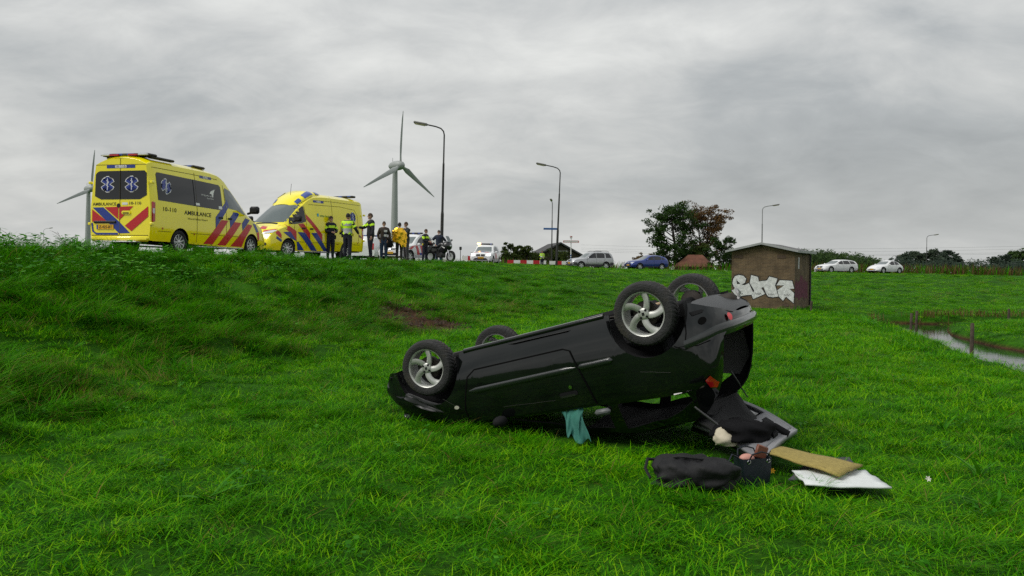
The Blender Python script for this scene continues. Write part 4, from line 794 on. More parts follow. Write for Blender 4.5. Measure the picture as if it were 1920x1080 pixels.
# rear doors
g = decal('rear_window', [[(.66, 2.25), (-.76, 2.25), (-.83, 2.18), (-.84, 1.58), (-.62, 1.47), (.62, 1.47), (.82, 1.56), (.80, 2.16), (.74, 2.22)][::-1]], GLD, a1, re1)
decal('window_joint', [line2([(0, 2.25), (0, 1.47)], .02)], DARK, g, re1.lift(.004))
for yy in (.41, -.36): star_on(a1, Fn(lambda sh, o: on_rear(sh, o + .005), s1), yy, 1.885, .225, -1)
number_tag(a1, re1, -.46, 2.325, .45, 2.41, '10-110', -1)
decal('lettering', [text('AMBULANCE', .51, 1.345, .085, .76, -1, .01), text('10-110', -.48, 1.365, .085, .37, -1, .01)], TXB, a1, re1)
decal('door_badge', [disc(.05, 1.30, .06)], BLK, a1, re1.lift(.004)); decal('white_sticker', [rrect(-.24, 1.32, -.06, 1.385, .02)], WHT, a1, re1)
decal('stripe', [[(.89, 1.25), (.54, 1.255), (.05, .88), (-.33, .55), (.03, .54), (.05, .56)]], LBLU, a1, re1)
decal('stripe', [[(.50, 1.257), (.11, 1.266), (.06, 1.26), (.06, .93)], [(.90, 1.20), (.90, .86), (.52, .88), (.40, .86)], [(.03, .9), (.03, 1.27), (-.42, 1.28)], [(-.89, 1.28), (-.895, 1.0), (-.37, .60), (-.16, .75)]], LRED, a1, re1.lift(.003))
decal('stripe', [line2([(.90, .83), (.87, .60), (.76, .53), (.06, .53)], .05)], LBLU, a1, re1.lift(.003))
decal('seam', [line2([(0.012, 2.6), (0.012, .48)], .014), line2([(-.9, .48), (.9, .48)], .03), line2([(-.80, 2.42), (.80, 2.42)], .012)], SEAM, a1, re1.lift(.001))
decal('door_handle', [rrect(-.34, 1.06, -.06, 1.16, .05)], YEL, a1, re1.lift(.02)); decal('handle_recess', [rrect(-.30, 1.08, -.10, 1.11, .012)], BLK, a1, re1.lift(.026))
b = MB(); b.box((-1.25, .48, .85), (.06, .72, .07), 0, None, .02); b.build('plate_shroud', BLK, a1, 0); plate(a1, s1, .47, .715, 'Z-425-BT', False, .54, .125, .02)
# roof light bars
def light_bar(root, x, z, L_, W_, h, name='light_bar', lenses=4):
    k = MB(); k.box((x, 0, z + h / 2), (L_, W_, h), 0, None, .04); bar = k.build(name, BLK, root, 0)
    for i in range(lenses):
        for sg in (-1, 1):
            q = MB(); q.box((x + sg * L_ * .36, -W_ * .36 + i * W_ * .72 / max(lenses - 1, 1), z + h * .55), (L_ * .32, W_ * .15, h * .72), 0, None, .015); q.build('blue_lens', BLUL, bar, 0)
    return bar
bar = light_bar(a1, -.90, 2.67, .42, 1.50, .08); 
for sg in (-1, 1):
    q = MB(); q.box((-.45, sg * .66, 2.66), (1.0, .16, .07), 0, None, .03); q.build('side_light_rail', BLK, a1, 0); q = MB(); q.box((-1.12, sg * .60, 2.71), (.06, .3, .05), 0, None, .01); q.build('clear_lens', LMP, bar, 0); q = MB(); q.box((-1.14, sg * .3, 2.70), (.05, .28, .045), 0); q.build('brake_lamp', RED, a1, 0)
light_bar(a1, 1.45, 2.63, .6, 1.1, .08, 'front_light_bar')
# second ambulance, front towards the camera
a2, s2 = van('ambulance', 'yellow ambulance facing the camera, behind the first one, with teal logo on its side', (-7.96, 34.53, 1.90), 4.28, -.35)
sd2 = Fn(on_side, s2, 1); fr2 = Fn(on_front, s2)
decal('stripe', [[(3.97, 1.19), (3.74, 1.27), (3.23, 1.03), (3.22, .67), (3.53, .92)][::-1], [(3.12, 1.31), (2.81, 1.36), (2.42, 1.0), (2.41, .66)], [(2.59, 1.75), (2.21, 1.43), (1.65, .97), (1.645, .67), (2.06, 1.08), (2.6, 1.53)], [(4.32, 1.0), (4.18, 1.04), (4.05, .86), (4.06, .70), (4.3, .86)]], LRED, a2, sd2)
decal('stripe', [[(3.95, .96), (3.57, 1.0), (3.22, .65), (3.56, .74)], [(3.22, .60), (3.11, .62), (2.74, .29), (3.12, .29)], [(3.16, 1.0), (2.74, 1.0), (1.94, .29), (2.31, .29)], [(2.35, 1.0), (2.0, 1.02), (1.28, .30), (1.53, .30)], [(4.30, .80), (4.05, .66), (4.08, .58), (4.34, .70)]], LBLU, a2, sd2.lift(.003))
TEAL = mat('logo_teal', (.01, .35, .42), .4); GRN = mat('logo_green', (.10, .30, .05), .4)
decal('company_logo', [rrect(1.82, 1.685, 1.94, 1.81, .02)], TEAL, a2, sd2); decal('lettering', [text('witte kruis', 1.45, 1.735, .10, .62, -1, .01)], GRN, a2, sd2)
decal('logo_mark', [rect(1.865, 1.70, 1.885, 1.76)], WHT, a2, sd2.lift(.004))
star_on(a2, sd2, -.48, 1.80, .22, -1); number_tag(a2, sd2, 1.44, 2.25, 2.08, 2.34, '10-131', -1)
decal('side_panel_seam', [line2([(2.35, 2.14), (.4, 2.19), (-.62, 2.12), (-.80, 1.9), (-.85, .7)], .014)], SEAM, a2, sd2)
decal('stripe', [[(.45, 1.0), (.85, 1.08), (.84, 1.03), (.5, .93)], [(.15, 1.08), (.48, 1.05), (.40, 1.16), (.1, 1.2)]], LRED, a2, fr2)
number_tag(a2, Fn(on_front, s2), -.35, 2.15, .35, 2.22, '10-131', 1)
# domed roof beacon housing
k = MB(); rings = []
for x, hw, h in ((2.95, .42, .01), (2.8, .62, .08), (2.5, .72, .14), (2.1, .74, .16), (1.6, .68, .11), (1.2, .55, .03)):
    zt = s2.ztop(min(x, 2.9), 0) - .02; rings.append([(x, hw * math.cos(a), zt - .10 + (h + .10) * math.sin(a) ** .8) for a in [math.pi * i / 12 for i in range(13)]])
k.loft(rings, 0, False, False); dome = k.build('beacon_housing', YEL, a2, 40, fix=True)
def dome_lens(P, nm='blue_lens'):
    def fn(x, a):
        xs = [2.95, 2.8, 2.5, 2.1, 1.6, 1.2]; hw = np.interp(-x, [-q for q in xs], [.42, .62, .72, .74, .68, .55]); h = np.interp(-x, [-q for q in xs], [.01, .08, .14, .16, .11, .03]); zt = float(np.interp(-x, [-q for q in xs], [s2.ztop(min(q, 2.9), 0) - .02 for q in xs]))
        return Vector((x, (hw + .01) * math.cos(a), zt - .095 + (h + .11) * max(math.sin(a), 0) ** .8))
    return decal(nm, P, BLUL, dome, fn, .08)
for a_, b_ in ((.12, .75), (math.pi - .75, math.pi - .12)):
    dome_lens([rrect(2.60, a_, 2.80, b_, .06)]); dome_lens([rrect(1.95, a_ + .05, 2.45, b_ + .1, .08)]); dome_lens([rrect(1.45, a_, 1.75, b_, .06)])
light_bar(a2, -.95, 2.69, .30, 1.3, .09, 'rear_light_bar', 3)
k = MB(); k.tube([(2.75, .25, 2.5), (2.7, .25, 2.95)], .008, 5); k.build('aerial', BLK, a2, 0)

# ---------------------------------------------------------------- other cars
PWH = mat('paint_white', (.72, .73, .73), .22, coat=.6, noise=(1., .04)); PSI = mat('paint_silver', (.42, .43, .44), .3, metal=.55, coat=.5, noise=(1., .05)); PBL = mat('paint_blue', (.015, .04, .22), .25, metal=.3, coat=.7); CLAD = mat('grey_cladding', (.05, .05, .052), .7)
SUV = [(-.85, .40, .92, 1.10, 1.18, .80, .77, .62), (-.74, .35, 1.02, 1.38, 1.48, .88, .85, .66), (-.45, .32, 1.04, 1.56, 1.66, .91, .88, .68), (.6, .28, 1.02, 1.60, 1.70, .92, .89, .68), (1.3, .26, 1.0, 1.56, 1.66, .92, .89, .67), (1.75, .26, .99, 1.33, 1.42, .92, .88, .68), (2.25, .26, .97, 1.05, 1.12, .91, .86, .72), (2.9, .28, .90, .97, 1.03, .89, .83, .70), (3.3, .3, .80, .86, .93, .84, .76, .62), (3.5, .34, .62, .66, .70, .72, .66, .55)]
def scale_rows(rows, sx=1., sz=1., sw=1.): return [(r[0] * sx, r[1], .35 + (r[2] - .35) * sz, .35 + (r[3] - .35) * sz, .35 + (r[4] - .35) * sz, r[5] * sw, r[6] * sw, r[7] * sw) for r in rows]
def finish(root, sh, side_windows, ws, paint, plate_txt, hl, tl, grille, glass=GLS, sideglass=GLD, mir=None, rearw=None, belt=None, clad=None):
    fr, rr_ = Fn(on_front, sh), Fn(on_rear, sh)
    decal('windscreen', [ws], glass, root, fr, .1)
    for sg in (1, -1):
        f = Fn(on_side, sh, sg)
        for P in side_windows: decal('side_window', [P], sideglass, root, f, .1)
        decal('headlight', [[(sg * u, v) for u, v in hl]], LMP, root, fr.lift(.008), .1); decal('tail_light', [[(sg * u, v) for u, v in tl]], RED, root, rr_.lift(.008), .1)
        mx_, mz_ = mir; mirror(root, mx_, sg * (sh.y(mx_, mz_)), mz_, paint, sg)
        if clad: decal('cladding', clad, CLAD, root, f.lift(.012), .1)
        decal('door_seam', [line2(P, .012) for P in belt], mat('dark_seam', (.02, .02, .02), .9), root, f, .12)
    decal('grille', grille, BLK, root, fr.lift(.004), .1); plate(root, sh, 0, grille[0][0][1] - .03 if False else hl[0][1] - .17, plate_txt, True, .50, .11, .02)
    if rearw: decal('rear_window', [rearw], sideglass, root, rr_, .1)
def place(px, Y, dz=.04):
    x = (px - 960) / FPX * Y; return (x, Y, hz(x, Y) + dz)
# silver off-roader
r_, sh = car_base('parked_car', 'silver off-roader with dark grey bumpers stopped beside the signpost', 'car', place(1128, 77), R(180 + 22), SUV, PSI, 2.63, .355, 'cars stopped on the dyke road', ww=.22)
finish(r_, sh, [[(1.05, 1.06), (1.98, 1.03), (1.5, 1.38), (1.22, 1.52), (1.05, 1.53)], [(.15, 1.07), (.98, 1.06), (.98, 1.53), (.3, 1.54), (.12, 1.46)], [(-.62, 1.10), (.02, 1.08), (.02, 1.46), (.2, 1.54), (-.38, 1.52)]], [(-.66, 1.08), (.66, 1.08), (.56, 1.50), (-.56, 1.50)], PSI, '65-TX-PZ', [(.42, .74), (.72, .76), (.74, .92), (.45, .88)], [(.62, .8), (.76, .8), (.74, 1.2), (.64, 1.2)], [rrect(-.38, .76, .38, .87, .03)], mir=(1.95, 1.0), belt=[[(1.02, 1.5), (1.04, .4)], [(.1, 1.05), (.3, .6)], [(2.0, 1.0), (2.05, .45)]], clad=[[(.42, .30), (2.2, .30), (2.2, .46), (.42, .46)], [(3.05, .36), (3.42, .40), (3.42, .66), (3.05, .62)], [(-.80, .42), (-.45, .36), (-.45, .64), (-.80, .66)]])
decal('front_bumper', [[(-.7, .36), (.7, .36), (.76, .66), (-.76, .66)]], CLAD, r_, on_front(sh, .012), .1)
for sg in (-1, 1):
    k = MB(); k.tube([(1.2, sg * .62, 1.66), (1.0, sg * .62, 1.74), (-.2, sg * .62, 1.74), (-.45, sg * .6, 1.66)], .02, 6); k.build('roof_rail', BLK, r_, 40); decal('fog_lamp', [disc(sg * .52, .52, .055)], LMP, r_, on_front(sh, .02), .1)
# blue crossover
CRX = [(-.80, .42, .86, .98, 1.04, .78, .75, .60), (-.68, .36, .97, 1.16, 1.24, .84, .81, .64), (-.3, .32, 1.0, 1.33, 1.42, .87, .84, .64), (.5, .28, .98, 1.42, 1.51, .88, .85, .64), (1.15, .26, .96, 1.40, 1.49, .88, .85, .63), (1.6, .26, .95, 1.21, 1.29, .88, .84, .64), (2.15, .26, .92, 1.0, 1.06, .87, .82, .70), (2.8, .27, .85, .91, .97, .85, .79, .66), (3.2, .29, .74, .80, .86, .80, .72, .58), (3.42, .33, .58, .62, .66, .68, .62, .5)]
r_, sh = car_base('parked_car', 'blue crossover with sloping tail under the dark green tree', 'car', place(1232, 80), R(180 + 24), CRX, PBL, 2.56, .335, 'cars stopped on the dyke road')
finish(r_, sh, [[(.95, 1.0), (1.85, .98), (1.4, 1.24), (1.1, 1.36), (.95, 1.37)], [(.1, 1.03), (.88, 1.0), (.88, 1.37), (.35, 1.38), (.05, 1.30)], [(-.45, 1.08), (.0, 1.04), (-.02, 1.28), (-.2, 1.24)]], [(-.62, 1.03), (.62, 1.03), (.52, 1.36), (-.52, 1.36)], PBL, 'R-518-KT', [(.40, .66), (.70, .68), (.74, .79), (.42, .74)], [(.4, .9), (.74, .9), (.72, .98), (.4, .98)], [rrect(-.38, .64, .38, .72, .02), rrect(-.55, .40, .55, .54, .03)], mir=(1.75, .97), belt=[[(.92, 1.35), (.94, .4)], [(.02, 1.0), (.25, .55)], [(1.85, .95), (1.95, .4)]], clad=[[(.40, .28), (2.15, .28), (2.15, .38), (.40, .38)]])
decal('badge', [disc(0, .71, .06)], CHR, r_, on_front(sh, .014), .1); decal('bumper_trim', [rect(-.5, .36, .5, .385)], CHR, r_, on_front(sh, .012), .1)
# white estate car
EST = [(-1.05, .38, .80, .92, .98, .78, .76, .62), (-.92, .34, .93, 1.16, 1.23, .86, .84, .64), (-.6, .30, .95, 1.32, 1.40, .90, .87, .64), (.6, .24, .93, 1.40, 1.48, .91, .88, .63), (1.4, .22, .91, 1.36, 1.45, .91, .88, .62), (1.9, .22, .90, 1.14, 1.22, .91, .87, .64), (2.45, .22, .88, .95, 1.01, .90, .85, .72), (3.2, .23, .80, .86, .91, .88, .82, .68), (3.65, .25, .68, .74, .79, .83, .75, .6), (3.85, .28, .52, .56, .60, .70, .64, .5)]
r_, sh = car_base('parked_car', 'white estate car with black window glass, left of the two white cars', 'car', place(1585, 89), R(180 + 24), EST, PWH, 2.97, .345, 'cars stopped on the dyke road')
finish(r_, sh, [[(1.2, .96), (2.2, .95), (1.7, 1.18), (1.35, 1.33), (1.2, 1.34)], [(.2, .98), (1.12, .96), (1.12, 1.34), (.3, 1.36)], [(-.72, 1.02), (.12, .99), (.2, 1.35), (-.42, 1.29)]], [(-.66, .99), (.66, .99), (.54, 1.33), (-.54, 1.33)], PWH, 'TK-809-G', [(.42, .62), (.74, .62), (.78, .72), (.44, .70)], [(.5, .78), (.78, .78), (.76, .9), (.5, .88)], [rrect(-.40, .56, -.03, .72, .04), rrect(.03, .56, .40, .72, .04), rrect(-.6, .32, .6, .42, .03)], mir=(2.1, .93), belt=[[(1.16, 1.3), (1.18, .4)], [(.14, .95), (.35, .55)], [(2.25, .9), (2.35, .4)]])
# white rounded coupe
BTL = [(-.80, .36, .58, .66, .72, .70, .66, .5), (-.7, .34, .74, .84, .92, .80, .74, .56), (-.45, .30, .88, 1.04, 1.14, .88, .82, .60), (.0, .26, .94, 1.27, 1.37, .91, .85, .62), (.6, .24, .94, 1.41, 1.50, .91, .86, .63), (1.15, .22, .92, 1.39, 1.48, .90, .86, .62), (1.6, .22, .91, 1.17, 1.25, .90, .85, .64), (2.1, .22, .88, .98, 1.05, .90, .82, .68), (2.7, .23, .80, .88, .95, .89, .74, .60), (3.15, .25, .66, .72, .78, .82, .66, .52), (3.42, .3, .48, .52, .56, .66, .55, .42)]
r_, sh = car_base('parked_car', 'white rounded coupe with arched roofline, right of the two white cars', 'car', place(1674, 90), R(180 + 26), BTL, PWH, 2.54, .345, 'cars stopped on the dyke road')
finish(r_, sh, [[(.75, .98), (1.75, .96), (1.3, 1.24), (1.05, 1.36), (.75, 1.38)], [(-.1, 1.02), (.68, .98), (.68, 1.38), (.35, 1.36), (.1, 1.25)]], [(-.64, 1.02), (.64, 1.02), (.52, 1.36), (-.52, 1.36)], PWH, '8-SGB-21', [(.48, .62), (.62, .58), (.70, .64), (.70, .74), (.6, .78), (.5, .74)], [(.5, .62), (.68, .62), (.66, .78), (.5, .8)], [rrect(-.5, .36, .5, .43, .03)], mir=(1.7, .95), belt=[[(.72, 1.35), (.5, .95), (.45, .45)], [(1.75, .93), (1.85, .4)]])
# police estate with lit lamps, head on
POR = mat('police_red', (.55, .05, .06), .4); PBU = mat('police_blue', (.03, .08, .42), .4)
HLE = mat('lit_headlamp', (.9, .9, .9), .2, emit=((1, .98, .93), 7.)); AMB = mat('amber_beacon', (.9, .45, .05), .2, emit=((1, .50, .10), 9.))
P1 = scale_rows(SUV, 1.0, .94, .98)
bm1, sh = car_base('police_car', 'white police car head-on with lit headlamps and amber roof flash', 'police car', place(915, 64), R(-90 - 8), P1, PWH, 2.63, .345, 'police cars at the roadblock')
finish(bm1, sh, [[(1.05, 1.0), (1.98, .97), (1.5, 1.3), (1.22, 1.42), (1.05, 1.43)], [(.12, 1.02), (.98, 1.0), (.98, 1.43), (.3, 1.44)]], [(-.64, 1.03), (.64, 1.03), (.54, 1.42), (-.54, 1.42)], PWH, 'X-297-ZS', [(.46, .72), (.70, .73), (.73, .83), (.48, .82)], [(.6, .8), (.74, .8), (.7, 1.1), (.6, 1.1)], [rrect(-.34, .66, -.02, .82, .05), rrect(.02, .66, .34, .82, .05), [(-.6, .38), (.6, .38), (.42, .52), (-.42, .52)]], mir=(1.95, .96), belt=[[(1.02, 1.4), (1.04, .4)], [(.1, 1.0), (.3, .6)]])
for c in children(bm1):
    if c.name.startswith('headlight'): c.data.materials[0] = HLE
decal('stripe', [[(3.05, .50), (2.85, .62), (2.95, .25), (3.1, .2)], [(3.05, -.50), (2.85, -.62), (2.95, -.25), (3.1, -.2)]], POR, bm1, on_top(sh, .008), .1); decal('stripe', [[(2.75, -.3), (2.75, .3), (2.95, .2), (2.95, -.2)]], PBU, bm1, on_top(sh, .008), .1)
for sg in (1, -1): decal('stripe', [[(1.6, .5), (1.85, .5), (2.1, .92), (1.9, .92)], [(1.1, .5), (1.35, .5), (1.6, .92), (1.4, .92)]], POR, bm1, on_side(sh, sg, .008), .1)
lb = light_bar(bm1, .95, sh.ztop(.95, 0), .28, 1.1, .10, 'light_bar', 2); q = MB(); q.box((1.0, -.56, sh.ztop(.95, 0) + .07), (.3, .26, .11), 0, None, .03); q.build('amber_beacon', AMB, lb, 0)
# police car behind the group of people
P2 = scale_rows(SUV, 1.0, 1.0, 1.0)
bm2, sh = car_base('police_car', 'white police car with red side stripes standing behind the gold-foil blanket', 'police car', place(789, 48.5), R(180 + 66), P2, PWH, 2.68, .34, 'police cars at the roadblock')
finish(bm2, sh, [[(1.05, 1.06), (1.98, 1.03), (1.5, 1.38), (1.22, 1.52), (1.05, 1.53)], [(.15, 1.07), (.98, 1.06), (.98, 1.53), (.3, 1.54), (.12, 1.46)]], [(-.66, 1.08), (.66, 1.08), (.56, 1.50), (-.56, 1.50)], PWH, 'L-664-FH', [(.42, .70), (.76, .74), (.78, .84), (.46, .80)], [(.62, .8), (.76, .8), (.74, 1.2), (.64, 1.2)], [rrect(-.40, .70, .40, .78, .02), [(-.6, .38), (.6, .38), (.55, .52), (-.55, .52)]], mir=(1.95, 1.0), belt=[[(1.02, 1.5), (1.04, .4)], [(.1, 1.05), (.3, .6)]])
for sg in (1, -1): decal('stripe', [[(2.55, .74), (2.85, .78), (2.35, .98), (2.15, .98)], [(1.7, .45), (1.95, .45), (2.15, 1.0), (1.9, 1.0)], [(1.2, .45), (1.45, .45), (1.65, 1.0), (1.4, 1.0)]], POR, bm2, on_side(sh, sg, .008), .1); decal('stripe', [[(1.45, .45), (1.68, .45), (1.72, .56), (1.5, .56)]], PBU, bm2, on_side(sh, sg, .008), .1)
decal('stripe', [[(3.0, -.1), (2.7, -.5), (3.05, -.62), (3.2, -.3)]], PBU, bm2, on_top(sh, .008), .1); decal('stripe', [[(3.0, .1), (2.7, .5), (3.05, .62), (3.2, .3)]], POR, bm2, on_top(sh, .008), .1)
light_bar(bm2, .8, sh.ztop(.8, 0), .28, 1.1, .09, 'light_bar', 3); decal('badge', [disc(0, .745, .07)], CHR, bm2, on_front(sh, .016), .1)
# third police van edge glimpsed between the ambulance and an officer is the tail of a parked estate
bm3 = copy_tree(bm2); x_, y_, z_ = place(694, 52); bm3.location = (x_ - .2, y_, z_); bm3.rotation_euler.z = R(80); bm3['label'] = 'white police car mostly hidden between the second ambulance and the officer beside it'
# ---------------------------------------------------------------- the overturned car
HP = mat('car_paint_dark_green', (.0022, .0036, .0031), .07, metal=0., spec=.3, coat=.5, noise=(2., .2), dirt=((.03, .022, .014), .06, 7.), bump=(2.2, .12)); HIN = mat('car_interior_dark', (.010, .010, .011), .85, spec=.2); TRIM = mat('trim_grey', (.17, .17, .18), .6, noise=(6., .15)); BUMP = mat('bumper_black', (.018, .019, .02), .45, spec=.4)
HERO = [(-.665, .43, .49, .51, .53, .26, .24, .2), (-.65, .41, .51, .55, .59, .40, .38, .31), (-.615, .38, .55, .62, .68, .53, .51, .41), (-.555, .345, .66, .76, .84, .645, .625, .50), (-.48, .305, .86, .96, 1.02, .73, .71, .56), (-.39, .26, .94, 1.12, 1.19, .79, .77, .59), (-.2, .21, .97, 1.26, 1.33, .826, .80, .60), (.3, .19, .96, 1.30, 1.36, .826, .80, .60), (.8, .18, .94, 1.25, 1.31, .826, .795, .59), (1.1, .18, .93, 1.18, 1.25, .826, .79, .59), (1.4, .18, .92, 1.08, 1.16, .826, .79, .59), (1.8, .18, .905, .98, 1.04, .826, .78, .61), (2.15, .19, .88, .92, .95, .82, .76, .64), (2.6, .20, .80, .85, .88, .80, .72, .6), (2.95, .22, .66, .72, .76, .74, .66, .52), (3.12, .26, .50, .55, .60, .64, .58, .44)]
hs = Shell(HERO, [(0, .275, .365), (2.442, .275, .38)], low=.84, um=.64, bulge=.01)
MH = Matrix.Translation((1.485, 7.78, 1.495)) @ Matrix.Rotation(2.6216, 4, 'Z') @ Matrix.Rotation(.269, 4, 'Y') @ Matrix.Rotation(3.0918, 4, 'X')
hero = empty('overturned_car'); hero.matrix_world = MH; tag(hero, 'dark green-black hatchback lying upside down on its roof in the meadow', 'car')
def in_poly(x, y, P):
    c = False; j = len(P) - 1
    for i in range(len(P)):
        if (P[i][1] > y) != (P[j][1] > y) and x < (P[j][0] - P[i][0]) * (y - P[i][1]) / (P[j][1] - P[i][1]) + P[i][0]: c = not c
        j = i
    return c
mb = hs.mesh(70); bm = bmesh.new(); vv = [bm.verts.new(p) for p in mb.v]
for f in mb.f:
    try: bm.faces.new([vv[i] for i in f])
    except ValueError: pass
bmesh.ops.remove_doubles(bm, verts=bm.verts[:], dist=.0005)
def cut(co, no): bmesh.ops.bisect_plane(bm, geom=bm.verts[:] + bm.edges[:] + bm.faces[:], plane_co=co, plane_no=no)
def cut_window(P):
    for i in range(len(P)):
        a, b = P[i], P[(i + 1) % len(P)]; cut((a[0], 0, a[1]), (-(b[1] - a[1]), 0, b[0] - a[0]))
WINS = [[(1.62, .94), (1.30, 1.06), (1.06, 1.15), (.60, 1.23), (.56, .97)], [(.46, .985), (.48, 1.24), (.10, 1.235), (-.22, 1.10), (-.20, 1.01)]]
for P in WINS: cut_window(P)
for y_ in (.58, -.58): cut((0, y_, 0), (0, 1, 0))
for z_ in (.60,): cut((0, 0, z_), (0, 0, 1))
for x_ in (1.12, 1.95, -.26): cut((x_, 0, 0), (1, 0, 0))
kill = []
for f in bm.faces:
    c = f.calc_center_median()
    if abs(c.y) > .55 and any(in_poly(c.x, c.z, P) for P in WINS): kill.append(f)
    elif abs(c.y) < .58 and ((1.12 < c.x < 1.95 and c.z > .9) or (c.x < -.26 and c.z > .60)): kill.append(f)
bmesh.ops.delete(bm, geom=kill, context='FACES'); bmesh.ops.recalc_face_normals(bm, faces=bm.faces[:])
# crushed bonnet and wing: dents
for v in bm.verts:
    p = v.co
    if p.x > 2.05:
        k = min(1, (p.x - 2.05) / .7); p.z += k * .035 * math.sin(p.y * 9 + p.x * 7); p.y += k * .018 * math.sin(p.z * 17 + p.x * 11); p.x -= k * .05 * max(0, math.sin(p.z * 8 + p.y * 5))
    if p.z > 1.0: p.y += .02 * math.sin(p.x * 8); p.z -= .02 * math.sin(p.x * 6 + p.y * 4) ** 2
me = bpy.data.meshes.new('body'); bm.to_mesh(me); bm.free(); me.materials.append(HP); me.materials.append(HIN); me.shade_smooth(); me.set_sharp_from_angle(angle=R(32))
body = bpy.data.objects.new('body', me); COL.objects.link(body); body.parent = hero
sm = body.modifiers.new('thickness', 'SOLIDIFY'); sm.thickness = .014; sm.offset = -1; sm.material_offset = 1; sm.material_offset_rim = 1
es = body.modifiers.new('edges', 'EDGE_SPLIT'); es.split_angle = R(38)
# floor pan, sills, exhaust, axles
k = MB(); xs = [-.62, -.4, -.1, .3, .8, 1.4, 2.0, 2.4, 2.8, 3.0]; zs = [.46, .36, .36, .25, .21, .20, .22, .30, .30, .32]; k.loft([[(x, y, z + .04 * math.cos(y * 8) * (.3 < x < 2.2) + (.0 if abs(y) < .62 else -.01)) for y in (-.74 if .42 < x < 2.0 else -.52, -.5, -.2, -.08, .08, .2, .5, .74 if .42 < x < 2.0 else .52)] for x, z in zip(xs, zs)], 0, False, False); k.build('floor_pan', mat('underseal', (.014, .014, .014), .9, noise=(5., .5), bump=(25., .5)), hero, 30)
k = MB(); k.tube([(2.5, .1, .27), (1.6, .08, .22), (.7, .1, .23), (.2, .25, .26), (-.2, .3, .3)], .022, 8); k.tube([(-.2, .3, .32), (-.25, .3, .33), (-.5, .3, .33), (-.55, .3, .33)], [.04, .075, .075, .04], 12); k.build('exhaust', mat('rusty_steel', (.035, .028, .022), .7, metal=.4, noise=(6., .5)), hero, 40)
k = MB(); k.tube([(0, -.68, .255), (-.02, 0, .27), (0, .68, .255)], .05, 10); k.build('rear_axle', HIN, hero, 40)
for sg in (-1, 1):
    k = MB(); k.tube([(2.44, sg * .66, .23), (2.3, sg * .34, .22)], .03, 8); k.tube([(2.44, sg * .66, .26), (2.6, sg * .3, .25)], .018, 8); k.build('suspension_arm', HIN, hero, 40)
    k = MB(); k.tube([(x, sg * hs.y(x, .19) * .985, .185 + .006) for x in (.42, .8, 1.2, 1.6, 2.0)], .028, 8); k.build('sill', HP, hero, 50)
k = MB(); k.box((.55, .1, .20), (.55, .9, .10), 0, None, .04); k.build('fuel_tank', HIN, hero, 40); k = MB(); k.box((2.35, 0, .22), (.34, .9, .08), 0, None, .03); k.build('subframe', HIN, hero, 40); k = MB(); k.box((2.55, .12, .25), (.45, .5, .16), 0, None, .05); k.build('gearbox', mat('engine_dirty', (.05, .048, .045), .7, metal=.3, noise=(9., .5)), hero, 40)
for yy in (-.55, -.5, .45): k = MB(); k.tube([(2.1, yy, .185), (1.5, yy + .02, .178), (.8, yy, .18), (.3, yy - .03, .22)], .006, 5); k.build('brake_pipe', mat('rusty_steel', (0, 0, 0)), hero, 40)
k = MB(); k.box((.20, -.15, .20), (.5, .26, .03), 0, None, .01); k.build('heat_shield', mat('buff_board', (.42, .30, .19), .8, noise=(5., .2)), hero, 0)
# valances closing the underside at tail and nose
for X_ in ([-.655, -.64, -.60, -.55, -.48, -.42, -.36], [2.84, 2.9, 2.98, 3.05, 3.1]):
    k = MB(); k.loft([[(x, hs.y(x, hs.fs[0](x) + .01) * t_ * .99, hs.fs[0](x) + .012 - .02 * (1 - t_ * t_)) for t_ in (-1, -.8, -.5, -.2, .2, .5, .8, 1)] for x in X_], 0, False, False); k.build('valance', BUMP, hero, 50, fix=True)
